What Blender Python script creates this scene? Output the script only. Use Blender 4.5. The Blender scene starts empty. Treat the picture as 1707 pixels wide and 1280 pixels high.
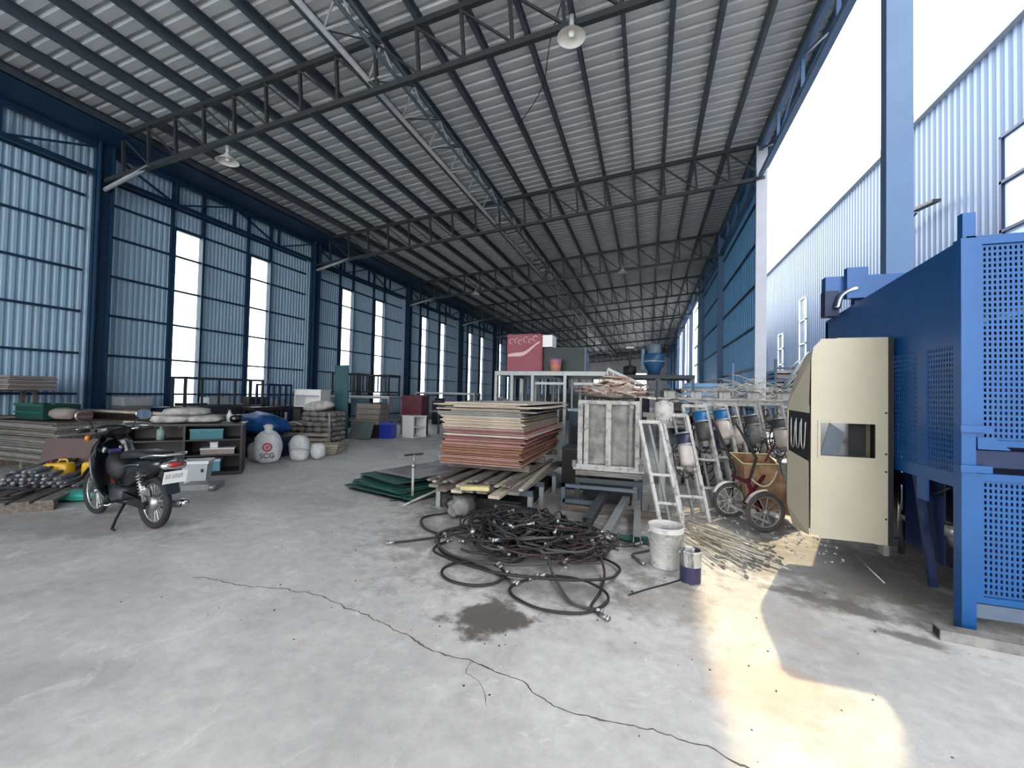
import bpy, bmesh, math, random
from math import radians, sin, cos, pi, tan, atan2, hypot, sqrt
from mathutils import Vector, Matrix, Euler, noise
random.seed(7)
SC = bpy.context.scene
COL = SC.collection

# ---------------------------------------------------------------- camera, world, sun, exposure
cam_d = bpy.data.cameras.new('camera'); cam = bpy.data.objects.new('camera', cam_d); COL.objects.link(cam)
cam_d.sensor_fit = 'HORIZONTAL'; cam_d.sensor_width = 36.0; cam_d.lens = 36.0 * 700.0 / 1707.0
cam_d.clip_start = 0.05; cam_d.clip_end = 400
_y, _p, _r = radians(18.0), radians(1.28), radians(1.22)
fw = Vector((-sin(_y) * cos(_p), cos(_y) * cos(_p), sin(_p)))
rt = Vector((cos(_y), sin(_y), 0)); up = rt.cross(fw)
r2 = rt * cos(_r) + up * sin(_r); u2 = up * cos(_r) - rt * sin(_r)
m3 = Matrix((r2, u2, -fw)).transposed()
cam.matrix_world = Matrix.Translation((0, 0, 1.5)) @ m3.to_4x4()
SC.camera = cam

w = bpy.data.worlds.new('sky'); SC.world = w; w.use_nodes = True
bg = w.node_tree.nodes['Background']
bg.inputs[0].default_value = (0.95, 0.975, 1.0, 1); bg.inputs[1].default_value = 2.6
sun_d = bpy.data.lights.new('sun', 'SUN'); sun = bpy.data.objects.new('sun', sun_d); COL.objects.link(sun)
sun_d.energy = 1.5; sun_d.angle = radians(0.8); sun_d.color = (1.0, 0.80, 0.46)
sun.rotation_euler = Vector((0.345, 0.85, 1.0)).to_track_quat('Z', 'Y').to_euler()
sun.location = (10, 18, 30)
SC.view_settings.view_transform = 'Standard'; SC.view_settings.look = 'None'
SC.view_settings.exposure = 1.45; SC.view_settings.gamma = 1.0; SC.view_settings.use_curve_mapping = False
try:
    SC.cycles.max_bounces = 8; SC.cycles.diffuse_bounces = 5; SC.cycles.transparent_max_bounces = 12
    SC.cycles.sample_clamp_indirect = 8.0; SC.cycles.caustics_reflective = False; SC.cycles.caustics_refractive = False
except Exception:
    pass

# ---------------------------------------------------------------- materials
MATS = {}
def mat(name, col, rough=0.6, metal=0.0, var=0.15, scale=6.0, col2=None, bump=0.0, bscale=None, spec=0.4, stretch=None, thresh=None):
    if name in MATS: return MATS[name]
    m = bpy.data.materials.new(name); m.use_nodes = True; nt = m.node_tree; N = nt.nodes; L = nt.links
    b = N['Principled BSDF']; b.inputs['Roughness'].default_value = rough; b.inputs['Metallic'].default_value = metal
    b.inputs['Specular IOR Level'].default_value = spec
    if col2 is None: col2 = tuple(c * (1 - var) for c in col)
    tc = N.new('ShaderNodeTexCoord'); nz = N.new('ShaderNodeTexNoise'); nz.inputs['Scale'].default_value = scale
    nz.inputs['Detail'].default_value = 6; nz.inputs['Roughness'].default_value = 0.65
    src = tc.outputs['Object']
    if stretch:
        mp = N.new('ShaderNodeMapping'); mp.inputs['Scale'].default_value = stretch
        L.new(src, mp.inputs['Vector']); src = mp.outputs[0]
    L.new(src, nz.inputs['Vector'])
    cr = N.new('ShaderNodeValToRGB'); a, z = thresh or (0.35, 0.65)
    cr.color_ramp.elements[0].position = a; cr.color_ramp.elements[1].position = z
    cr.color_ramp.elements[0].color = (*col2, 1); cr.color_ramp.elements[1].color = (*col, 1)
    L.new(nz.outputs['Fac'], cr.inputs['Fac']); L.new(cr.outputs['Color'], b.inputs['Base Color'])
    if bump:
        n2 = N.new('ShaderNodeTexNoise'); n2.inputs['Scale'].default_value = bscale or scale * 4; n2.inputs['Detail'].default_value = 5
        L.new(src, n2.inputs['Vector']); bp = N.new('ShaderNodeBump'); bp.inputs['Strength'].default_value = bump
        bp.inputs['Distance'].default_value = 0.02
        L.new(n2.outputs['Fac'], bp.inputs['Height']); L.new(bp.outputs['Normal'], b.inputs['Normal'])
    MATS[name] = m; return m

M_SHEET = mat('blue_white_sheet_steel', (0.33, 0.47, 0.60), 0.45, 0.1, scale=0.6, var=0.12)
M_SHEETW = mat('outside_sheet_steel', (0.09, 0.13, 0.205), 0.4, 0.1, scale=0.5, var=0.08)
M_SHEETB = mat('blue_sheet_steel', (0.16, 0.40, 0.70), 0.45, 0.1, scale=0.6, var=0.15)  # blue raised to hold the lens haze over the right wall
M_ROOF = mat('galvanised_roof_sheet', (0.50, 0.53, 0.56), 0.5, 0.1, scale=0.8, var=0.18)
M_NAVY = mat('navy_painted_steel', (0.008, 0.032, 0.075), 0.45, 0.0, scale=3, var=0.3)
M_COLB = mat('blue_painted_column', (0.09, 0.165, 0.30), 0.45, 0.0, scale=3, var=0.12)
M_COLW = mat('pale_painted_column', (0.42, 0.44, 0.50), 0.5, 0.0, scale=3, var=0.1)
M_TRUSS = mat('dark_primed_steel', (0.035, 0.042, 0.048), 0.5, 0.2, scale=4, var=0.3)
M_PURL = mat('grey_primed_purlin', (0.07, 0.09, 0.115), 0.45, 0.1, scale=3, var=0.25)
M_PIPE = mat('light_galvanised_pipe', (0.34, 0.36, 0.38), 0.4, 0.1, scale=5, var=0.2)
M_GALV = mat('galvanised_steel', (0.30, 0.31, 0.31), 0.45, 0.5, scale=9, var=0.25)
M_SPLAT = mat('cement_splashed_steel', (0.36, 0.35, 0.33), 0.8, 0.1, scale=14, col2=(0.17, 0.165, 0.16), bump=0.3, thresh=(0.34, 0.52))
M_ROD = mat('dusty_white_rod', (0.50, 0.48, 0.44), 0.7, scale=10, var=0.35)
M_DARK = mat('black_rubber', (0.012, 0.012, 0.014), 0.6, 0.0, scale=12, var=0.3)
M_BLACK = mat('glossy_black_paint', (0.008, 0.009, 0.012), 0.18, 0.0, scale=4, var=0.2, spec=0.6)
M_CHROME = mat('chrome', (0.7, 0.71, 0.72), 0.15, 1.0, scale=4, var=0.08)
M_ALU = mat('dull_aluminium', (0.38, 0.38, 0.38), 0.4, 0.8, scale=10, var=0.3)
M_WHITE = mat('white_plastic', (0.52, 0.54, 0.55), 0.45, 0.0, scale=4, var=0.1)
M_RED = mat('red_lens', (0.35, 0.02, 0.03), 0.15, 0.0, scale=6, var=0.2, spec=0.7)
M_PLY = [mat('plywood_tan', (0.44, 0.33, 0.22), 0.75, scale=3, var=0.3, stretch=(1, 6, 1)),
         mat('plywood_pale', (0.50, 0.45, 0.38), 0.75, scale=3, var=0.25, stretch=(1, 6, 1)),
         mat('plywood_red_film', (0.22, 0.08, 0.07), 0.6, scale=4, var=0.35),
         mat('plywood_pink_film', (0.34, 0.21, 0.18), 0.65, scale=4, var=0.3),
         mat('plywood_grey', (0.27, 0.26, 0.24), 0.85, scale=4, var=0.35),
         mat('plywood_orange', (0.28, 0.16, 0.08), 0.7, scale=3, var=0.35)]
M_WOOD = mat('weathered_timber', (0.17, 0.14, 0.12), 0.85, scale=4, col2=(0.075, 0.06, 0.05), stretch=(1, 8, 8), bump=0.2)
M_WOODL = mat('pale_timber', (0.46, 0.40, 0.32), 0.85, scale=4, col2=(0.28, 0.24, 0.19), stretch=(1, 8, 8), bump=0.2)
M_WOODG = mat('grey_timber', (0.20, 0.19, 0.175), 0.9, scale=4, col2=(0.09, 0.085, 0.08), stretch=(1, 8, 8), bump=0.2)
M_GREEN = mat('dark_green_sheet', (0.02, 0.09, 0.07), 0.6, scale=4, var=0.4)
M_TEAL = mat('teal_plastic_sheet', (0.04, 0.36, 0.30), 0.3, scale=5, var=0.35)
M_BLUE = mat('royal_blue_plastic', (0.02, 0.04, 0.34), 0.4, scale=4, var=0.2)
M_TARP = mat('blue_tarpaulin', (0.01, 0.08, 0.27), 0.45, scale=5, var=0.5)
M_SACK = mat('dusty_white_sack', (0.46, 0.45, 0.42), 0.85, scale=7, col2=(0.24, 0.225, 0.21), bump=0.4, bscale=18)
M_CONC = mat('cast_concrete', (0.25, 0.24, 0.225), 0.9, scale=7, col2=(0.11, 0.105, 0.10), bump=0.4)
M_CREAM = mat('cream_painted_steel', (0.40, 0.365, 0.275), 0.4, scale=2, var=0.08)
M_MBLUE = mat('machine_blue_paint', (0.004, 0.075, 0.25), 0.38, 0.1, scale=3, var=0.18, spec=0.5)
M_MNAVY = mat('machine_dark_blue', (0.006, 0.018, 0.07), 0.45, 0.1, scale=3, var=0.3)
M_YEL = mat('yellow_plastic', (0.62, 0.36, 0.02), 0.4, scale=4, var=0.15)
M_DWOOD = mat('dark_varnished_wood', (0.02, 0.013, 0.014), 0.45, scale=4, var=0.4, stretch=(1, 1, 8))
M_CARD = mat('grey_cardboard', (0.24, 0.20, 0.18), 0.85, scale=5, var=0.2)
M_RUST = mat('rusty_orange_board', (0.36, 0.24, 0.15), 0.85, scale=10, col2=(0.20, 0.10, 0.05), bump=0.3)
M_CRED = mat('faded_red_panel', (0.28, 0.06, 0.085), 0.5, scale=3, var=0.2)
M_PINK = mat('pinkish_white_print', (0.66, 0.44, 0.46), 0.5, scale=3, var=0.1)
M_MAROON = mat('maroon_paint', (0.10, 0.012, 0.025), 0.5, scale=3, var=0.3)
M_PURP = mat('violet_paint', (0.06, 0.05, 0.22), 0.5, scale=6, var=0.4)
M_BRIGHTW = mat('white_enamel', (0.80, 0.80, 0.78), 0.3, scale=3, var=0.06)
M_HOSE = mat('dusty_black_hose', (0.013, 0.013, 0.014), 0.55, scale=20, col2=(0.012, 0.012, 0.012))
M_HOSEG = mat('dusty_grey_hose', (0.05, 0.05, 0.047), 0.65, scale=16, col2=(0.05, 0.05, 0.05))
M_HOSER = mat('maroon_black_hose', (0.04, 0.018, 0.021), 0.55, scale=16, col2=(0.03, 0.015, 0.017))

def mat_glass():
    m = bpy.data.materials.new('frosted_daylight_pane'); m.use_nodes = True; nt = m.node_tree; N = nt.nodes; L = nt.links
    N.remove(N['Principled BSDF']); out = N['Material Output']
    t = N.new('ShaderNodeBsdfTransparent'); t.inputs[0].default_value = (0.93, 0.97, 0.97, 1)
    g = N.new('ShaderNodeBsdfGlossy'); g.inputs['Roughness'].default_value = 0.1
    mx = N.new('ShaderNodeMixShader'); mx.inputs[0].default_value = 0.06
    L.new(t.outputs[0], mx.inputs[1]); L.new(g.outputs[0], mx.inputs[2]); L.new(mx.outputs[0], out.inputs[0])
    return m
M_GLASS = mat_glass()

def mat_floor():
    m = bpy.data.materials.new('worn_concrete_floor'); m.use_nodes = True; nt = m.node_tree; N = nt.nodes; L = nt.links
    b = N['Principled BSDF']
    tc = N.new('ShaderNodeTexCoord'); P = tc.outputs['Object']
    def noise_(sc, det=6, ro=0.6, dist=0.0, vec=None):
        n = N.new('ShaderNodeTexNoise'); n.inputs['Scale'].default_value = sc; n.inputs['Detail'].default_value = det
        n.inputs['Roughness'].default_value = ro; n.inputs['Distortion'].default_value = dist
        L.new(vec or P, n.inputs['Vector']); return n.outputs['Fac']
    def ramp(f, a, z, ca, cz):
        r = N.new('ShaderNodeValToRGB'); r.color_ramp.elements[0].position = a; r.color_ramp.elements[1].position = z
        r.color_ramp.elements[0].color = ca; r.color_ramp.elements[1].color = cz; L.new(f, r.inputs[0]); return r.outputs[0]
    def mix(fac, a, b_, mode='MIX'):
        x = N.new('ShaderNodeMix'); x.data_type = 'RGBA'; x.blend_type = mode
        if isinstance(fac, (int, float)): x.inputs[0].default_value = fac
        else: L.new(fac, x.inputs[0])
        for s, v in ((6, a), (7, b_)):
            if isinstance(v, tuple): x.inputs[s].default_value = v
            else: L.new(v, x.inputs[s])
        return x.outputs[2]
    base = ramp(noise_(0.9, 8, 0.62, 0.6), 0.33, 0.66, (0.42, 0.405, 0.39, 1), (0.58, 0.56, 0.535, 1))
    fine = ramp(noise_(9, 8, 0.7), 0.3, 0.7, (0.72, 0.72, 0.72, 1), (1.12, 1.12, 1.11, 1))
    c = mix(0.75, base, fine, 'MULTIPLY')
    scr = ramp(noise_(3.2, 10, 0.75, 1.2), 0.56, 0.66, (0, 0, 0, 1), (1, 1, 1, 1))
    k = N.new('ShaderNodeMath'); k.operation = 'MULTIPLY'; L.new(scr, k.inputs[0]); k.inputs[1].default_value = 0.5
    c = mix(k.outputs[0], c, (0.72, 0.70, 0.67, 1))
    wob = noise_(4.5, 6, 0.65)
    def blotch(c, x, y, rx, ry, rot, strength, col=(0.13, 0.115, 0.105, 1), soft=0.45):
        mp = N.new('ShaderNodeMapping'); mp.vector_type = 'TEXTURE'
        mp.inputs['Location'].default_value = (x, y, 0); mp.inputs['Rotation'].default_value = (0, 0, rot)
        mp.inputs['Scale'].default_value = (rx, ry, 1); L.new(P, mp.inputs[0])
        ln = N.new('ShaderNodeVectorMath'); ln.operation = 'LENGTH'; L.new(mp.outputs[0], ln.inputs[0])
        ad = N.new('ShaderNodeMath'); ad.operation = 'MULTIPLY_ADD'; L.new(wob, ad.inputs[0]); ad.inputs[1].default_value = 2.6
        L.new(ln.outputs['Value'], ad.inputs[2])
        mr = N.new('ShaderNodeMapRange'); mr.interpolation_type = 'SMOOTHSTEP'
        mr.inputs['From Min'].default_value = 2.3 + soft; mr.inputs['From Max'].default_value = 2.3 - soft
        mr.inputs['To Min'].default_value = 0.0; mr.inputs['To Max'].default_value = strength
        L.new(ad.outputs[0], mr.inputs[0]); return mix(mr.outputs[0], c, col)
    for a in STAINS_AND_SHADE: c = blotch(c, *a)
    L.new(c, b.inputs['Base Color'])
    rr = N.new('ShaderNodeMapRange'); L.new(noise_(1.4, 5, 0.6), rr.inputs[0])
    rr.inputs['From Min'].default_value = 0.3; rr.inputs['From Max'].default_value = 0.7
    rr.inputs['To Min'].default_value = 0.38; rr.inputs['To Max'].default_value = 0.75
    L.new(rr.outputs[0], b.inputs['Roughness'])
    bp = N.new('ShaderNodeBump'); bp.inputs['Strength'].default_value = 0.12; bp.inputs['Distance'].default_value = 0.01
    L.new(noise_(22, 6, 0.7), bp.inputs['Height']); L.new(bp.outputs[0], b.inputs['Normal'])
    return m
STAINS_AND_SHADE = [(-0.98, 2.66, 0.27, 0.20, 0.5, 0.95, (0.085, 0.07, 0.06, 1), 0.3), (-0.70, 3.2, 0.5, 0.22, 0.2, 0.5), (0.12, 3.35, 0.34, 0.34, 0.6, 0.45),
          (1.35, 3.72, 0.55, 0.09, -0.35, 0.8), (1.62, 3.35, 0.16, 0.06, -0.3, 0.8), (1.75, 4.5, 0.9, 0.8, 0, 0.75),  # last one: wet stain with the shade beneath the machine painted in
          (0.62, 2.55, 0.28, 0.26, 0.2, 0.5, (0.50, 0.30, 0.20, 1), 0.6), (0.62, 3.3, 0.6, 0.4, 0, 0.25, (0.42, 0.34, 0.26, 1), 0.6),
          (-4.9, 4.2, 1.6, 0.7, 0.5, 0.15), (-5.8, 2.9, 1.2, 0.4, 0.2, 0.35), (-1.2, 4.3, 1.4, 1.2, 0, 0.6), (-0.9, 6.0, 2.0, 1.3, 0, 0.65)]  # last two darken the floor around hose pile and mould
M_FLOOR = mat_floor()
M_CRACK = mat('crack_in_concrete', (0.10, 0.095, 0.09), 0.95, scale=30, var=0.4)
M_YARD = mat('pale_concrete_yard', (0.52, 0.50, 0.46), 0.9, scale=2, var=0.15, bump=0.2)

# ---------------------------------------------------------------- mesh helpers
class MB:
    def __init__(s): s.v = []; s.f = []; s.sm = False
    def add(s, vs, fs):
        o = len(s.v); s.v += [Vector(v) for v in vs]; s.f += [tuple(i + o for i in f) for f in fs]; return s
    def box(s, c, d, rot=None):
        """centre, full size, rot = Euler tuple or Matrix"""
        hx, hy, hz = d[0] / 2, d[1] / 2, d[2] / 2
        vs = [Vector((x, y, z)) for x in (-hx, hx) for y in (-hy, hy) for z in (-hz, hz)]
        if rot is not None:
            R = rot if isinstance(rot, Matrix) else Euler(rot).to_matrix()
            vs = [R @ v for v in vs]
        c = Vector(c)
        return s.add([v + c for v in vs], [(0, 1, 3, 2), (4, 6, 7, 5), (0, 4, 5, 1), (2, 3, 7, 6), (0, 2, 6, 4), (1, 5, 7, 3)])
    def bb(s, x0, x1, y0, y1, z0, z1): return s.box(((x0 + x1) / 2, (y0 + y1) / 2, (z0 + z1) / 2), (abs(x1 - x0), abs(y1 - y0), abs(z1 - z0)))
    def bar(s, a, b, wd, ht=None, upv=(0, 0, 1)):
        """rectangular bar from a to b"""
        a, b = Vector(a), Vector(b); ht = ht or wd; d = (b - a); L = d.length; d.normalize()
        u = Vector(upv)
        if abs(d.dot(u)) > 0.98: u = Vector((0, 1, 0))
        x = d.cross(u).normalized(); z = x.cross(d).normalized()
        R = Matrix((x, d, z)).transposed()
        return s.box((a + b) / 2, (wd, L, ht), R)
    def tube(s, pts, r, n=8, closed=False, caps=True):
        pts = [Vector(p) for p in pts]; rr = r if isinstance(r, (list, tuple)) else [r] * len(pts)
        m = len(pts); rings = []; prev = None
        for i, p in enumerate(pts):
            if closed: t = pts[(i + 1) % m] - pts[i - 1]
            else: t = pts[min(i + 1, m - 1)] - pts[max(i - 1, 0)]
            if t.length < 1e-9: t = Vector((0, 0, 1))
            t.normalize()
            if prev is None:
                u = Vector((0, 0, 1)) if abs(t.z) < 0.9 else Vector((1, 0, 0)); u = (u - t * u.dot(t)).normalized()
            else:
                u = prev - t * prev.dot(t)
                u = u.normalized() if u.length > 1e-6 else t.orthogonal().normalized()
            prev = u; v = t.cross(u)
            rings.append([p + (u * cos(2 * pi * k / n) + v * sin(2 * pi * k / n)) * rr[i] for k in range(n)])
        return s.rings(rings, closed, caps)
    def rings(s, rings, closed=False, caps=True):
        n = len(rings[0]); m = len(rings); o = len(s.v)
        for R in rings: s.v += [Vector(q) for q in R]
        for i in range(m if closed else m - 1):
            j = (i + 1) % m
            for k in range(n):
                l = (k + 1) % n; s.f.append((o + i * n + k, o + i * n + l, o + j * n + l, o + j * n + k))
        if caps and not closed:
            s.f.append(tuple(o + k for k in reversed(range(n)))); s.f.append(tuple(o + (m - 1) * n + k for k in range(n)))
        return s
    def cyl(s, a, b, r, n=12, r2=None): return s.tube([a, b], [r, r if r2 is None else r2], n)
    def lathe(s, prof, n=20, c=(0, 0, 0), R=None, caps=False):
        """prof: [(r,z)...] about z"""
        rings = []
        c = Vector(c)
        for r, z in prof:
            q = [Vector((r * cos(2 * pi * k / n), r * sin(2 * pi * k / n), z)) for k in range(n)]
            if R is not None: q = [R @ v for v in q]
            rings.append([v + c for v in q])
        return s.rings(rings, False, caps)
    def torus(s, c, R, r, axis=(0, 0, 1), n=24, k=8, sq=1.0):
        ax = Vector(axis).normalized(); u = ax.orthogonal().normalized(); v = ax.cross(u); c = Vector(c)
        rings = []
        for i in range(n):
            a = 2 * pi * i / n; d = u * cos(a) + v * sin(a)
            rings.append([c + d * (R + r * cos(2 * pi * j / k)) + ax * (r * sq * sin(2 * pi * j / k)) for j in range(k)])
        return s.rings(rings, True)
    def prism(s, poly, d, o=(0, 0, 0)):
        """poly: list of 3-D points (planar), extruded by vector d"""
        d = Vector(d); a = [Vector(p) + Vector(o) for p in poly]; return s.rings([a, [p + d for p in a]])
    def build(s, name, m, parent=None, smooth=False, loc=None, rot=None):
        me = bpy.data.meshes.new(name); me.from_pydata([tuple(v) for v in s.v], [], s.f); me.update()
        bm = bmesh.new(); bm.from_mesh(me); bmesh.ops.recalc_face_normals(bm, faces=bm.faces[:]); bm.to_mesh(me); bm.free()
        me.materials.append(m)
        if smooth or s.sm:
            for p in me.polygons: p.use_smooth = True
        return link(name, me, parent, loc, rot)
def link(name, me, parent=None, loc=None, rot=None):
    o = bpy.data.objects.new(name, me); COL.objects.link(o)
    if parent is not None: o.parent = parent
    if loc is not None: o.location = loc
    if rot is not None: o.rotation_euler = rot
    return o
def tag(o, label=None, cat=None, group=None, kind=None):
    if label: o['label'] = label
    if cat: o['category'] = cat
    if group: o['group'] = group
    if kind: o['kind'] = kind
    return o
def thing(name, label, cat, loc=(0, 0, 0), rz=0, group=None, kind=None):
    o = bpy.data.objects.new(name, None); COL.objects.link(o); o.location = loc
    o.rotation_euler = rz if isinstance(rz, tuple) else (0, 0, rz); o.empty_display_size = 0.2
    return tag(o, label, cat, group, kind)
def clone(o, parent=None, loc=None, rot=None):
    c = o.copy(); COL.objects.link(c); c.parent = parent
    if loc is not None: c.location = loc
    if rot is not None: c.rotation_euler = rot if isinstance(rot, tuple) else (0, 0, rot)
    for ch in KIDS(o): clone(ch, c)
    return c
def KIDS(o): return list(o.children)
def blob(size, seed=0, amp=0.12, fr=2.2, n=3, p=2.6, flat=0.0):
    """lumpy sack-like body standing on z=0, size = full extents"""
    bm = bmesh.new(); bmesh.ops.create_icosphere(bm, subdivisions=n, radius=1.0); mb = MB()
    for v in bm.verts:
        d = v.co.normalized(); q = (abs(d.x) ** p + abs(d.y) ** p + abs(d.z) ** p) ** (1 / p); c = d / q
        k = 1 + amp * (noise.noise(d * fr + Vector((seed * 7.1, seed * 3.3, seed))) + 0.5 * noise.noise(d * fr * 2.5 + Vector((seed, 5, seed * 2))))
        c = Vector((c.x * size[0] / 2 * k, c.y * size[1] / 2 * k, c.z * size[2] / 2 * k)); mb.v.append(c)
    mb.f = [tuple(x.index for x in f.verts) for f in bm.faces]; bm.free()
    zs = min(v.z for v in mb.v) * (1 - flat)
    for v in mb.v: v.z = max(v.z, zs) - zs
    mb.sm = True; return mb
ORD = 'first second third fourth fifth sixth seventh eighth ninth tenth eleventh twelfth thirteenth fourteenth fifteenth sixteenth seventeenth eighteenth nineteenth'.split()
def ordw(n):
    if n <= 19: return ORD[n - 1]
    t = {2: 'twent', 3: 'thirt', 4: 'fort', 5: 'fift'}[n // 10]
    return t + 'ieth' if n % 10 == 0 else t + 'y-' + ORD[n % 10 - 1]

# ---------------------------------------------------------------- the hall
XL, XR, Y0, BAY = -11.3, 2.8, 5.7, 6.0
SL = 0.085
def zroof(x, base=7.66): return base + SL * x
SANG = -math.atan(SL)

# floor slab
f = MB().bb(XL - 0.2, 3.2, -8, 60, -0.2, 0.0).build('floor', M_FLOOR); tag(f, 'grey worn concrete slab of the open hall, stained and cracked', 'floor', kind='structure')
yard = MB().bb(3.2, 40, -20, 90, -0.25, -0.02).build('ground_yard', M_YARD); tag(yard, 'pale concrete yard between the hall and the neighbouring building', 'ground', kind='structure')
field = MB().bb(-70, XL - 0.2, -30, 100, -0.3, -0.05).build('ground_field', mat('dry_field', (0.30, 0.33, 0.24), 0.95, scale=1, var=0.3)); tag(field, 'pale ground beyond the left wall of the hall', 'ground', kind='structure')
# the crack, a narrow uneven groove filled with dirt
def crack(pts, name, wd=0.007):
    mb = MB(); P = []
    for (a, b) in zip(pts, pts[1:]):
        a, b = Vector((*a, 0)), Vector((*b, 0)); n = max(2, int((b - a).length / 0.02))
        for i in range(n):
            q = a.lerp(b, i / n); P.append(q + Vector((noise.noise(q * 9) * 0.03 + noise.noise(q * 40) * 0.012, noise.noise(q * 9 + Vector((9, 1, 2))) * 0.03 + noise.noise(q * 40 + Vector((3, 1, 2))) * 0.012, 0)))
    rings = []
    for i, q in enumerate(P):
        t = (P[min(i + 1, len(P) - 1)] - P[max(i - 1, 0)]).normalized(); s_ = Vector((-t.y, t.x, 0)); k = wd * (0.35 + 0.9 * abs(noise.noise(q * 13)))
        if 0 < i < len(P) - 1: pass
        else: k = 0.0006
        rings.append([q + s_ * k + Vector((0, 0, 0.0006)), q + Vector((0, 0, 0.0014)), q - s_ * k + Vector((0, 0, 0.0006)), q - Vector((0, 0, 0.002))])
    mb.rings(rings); mb.build(name, M_CRACK, f)
crack([(-3.40, 2.43), (-2.93, 2.44), (-2.59, 2.50), (-2.27, 2.52), (-1.88, 2.43), (-1.60, 2.36), (-1.17, 2.21), (-0.94, 2.20), (-0.68, 2.15),
       (-0.48, 2.08), (-0.30, 2.01), (-0.17, 2.02), (-0.03, 2.03), (0.14, 2.03), (0.26, 2.02), (0.34, 1.98), (0.60, 1.90), (1.0, 1.7)], 'crack')
crack([(-0.94, 2.20), (-0.9, 2.1), (-0.78, 2.04), (-0.7, 1.9)], 'crack', 0.003)
# corrugated sheet meshes (shared): width along +Y, height along +Z, ribs proud towards +X
def corr(name, width, height, pitch, depth, m, flat=0.5):
    mb = MB(); pr = []; n = round(width / pitch); pitch = width / n
    for i in range(n):
        y = i * pitch; e = pitch * (1 - flat) / 2
        pr += [(0, y), (0, y + pitch * flat * 0.6), (depth, y + pitch * flat * 0.6 + e * 0.6), (depth, y + pitch - e * 0.6)]
    pr.append((0, width))
    for x, y in pr: mb.v += [Vector((x, y, 0)), Vector((x, y, height))]
    mb.f = [(2 * i, 2 * i + 2, 2 * i + 3, 2 * i + 1) for i in range(len(pr) - 1)]
    me = bpy.data.meshes.new(name); me.from_pydata([tuple(v) for v in mb.v], [], mb.f); me.materials.append(m); me.update(); return me
def put(name, me, parent, loc, rot=(0, 0, 0), sc=(1, 1, 1)):
    o = link(name, me, parent, loc, rot); o.scale = sc; return o

# --- left wall
WL = thing('wall_left', 'tall left wall of ribbed blue-grey steel sheets on thin girts', 'wall', (XL, 0, 0), kind='structure')
ZT = zroof(XL) + 0.12
ME_S = corr('cladding_sheet', 1.0, 1.0, 0.143, 0.03, M_SHEET)
def sheet(y0, y1, z0, z1, n=None):
    n = n or max(1, round((y1 - y0) / 0.82)); d = (y1 - y0) / n
    for i in range(n): put('cladding_sheet', ME_S, WL, (-0.12, y0 + i * d, z0), sc=(1, d + 0.006, z1 - z0))
WZ0, WZ1 = 0.95, 5.46
WIN = []
for k in range(-2, 9):
    c = Y0 + BAY * k
    if k < -1: sheet(c, c + 6, 0, ZT); continue
    ws = [] if k == -1 else [(c + 1.58, c + 2.26), (c + 3.66, c + 4.36)]
    y = c
    for a, b in ws:
        sheet(y, a, 0, ZT); sheet(a, b, 0, WZ0, 1); sheet(a, b, WZ1, ZT, 1); y = b; WIN.append((a, b))
    sheet(y, c + 6, 0, ZT)
ME_G = MB().box((0, 0.5, 0), (0.05, 1, 0.045)).build('girt', M_NAVY, WL); gme = ME_G.data; bpy.data.objects.remove(ME_G)
for k in range(-2, 9):
    c = Y0 + BAY * k
    for z in (0.45, 1.30, 2.15, 3.03, 3.90, 4.77, 5.48, 5.97): put('girt', gme, WL, (-0.05, c + 0.17, z), sc=(1, 5.66, 1 if z < 5.9 else 2.0))
for i, (a, b) in enumerate(WIN):
    W = thing('window_%d' % (i + 1), 'tall narrow bright strip window, %s along the left wall from the near end' % ordw(i + 1), 'window', (XL - 0.1, a, WZ0), kind='structure', group='tall strip windows in the left wall')
    d = b - a; fr = MB()
    fr.bb(-0.02, 0.14, -0.015, 0.012, 0, WZ1 - WZ0); fr.bb(-0.02, 0.14, d - 0.012, d + 0.015, 0, WZ1 - WZ0)
    fr.bb(-0.02, 0.07, 0, d, -0.04, 0.03); fr.bb(-0.02, 0.07, 0, d, WZ1 - WZ0 - 0.03, WZ1 - WZ0 + 0.03)
    fr.build('window_frame', M_NAVY, W)
    zz = [0] + [z - WZ0 for z in (2.15, 3.90)] + [WZ1 - WZ0]
    for z0, z1 in zip(zz, zz[1:]): MB().bb(-0.015, -0.007, 0.03, d - 0.03, z0 + 0.015, z1 - 0.015).build('pane', M_GLASS, W)
    for z in zz[1:3]: MB().bb(-0.02, 0.02, 0.03, d - 0.03, z - 0.015, z + 0.015).build('glazing_bar', M_GALV, W)

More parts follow.
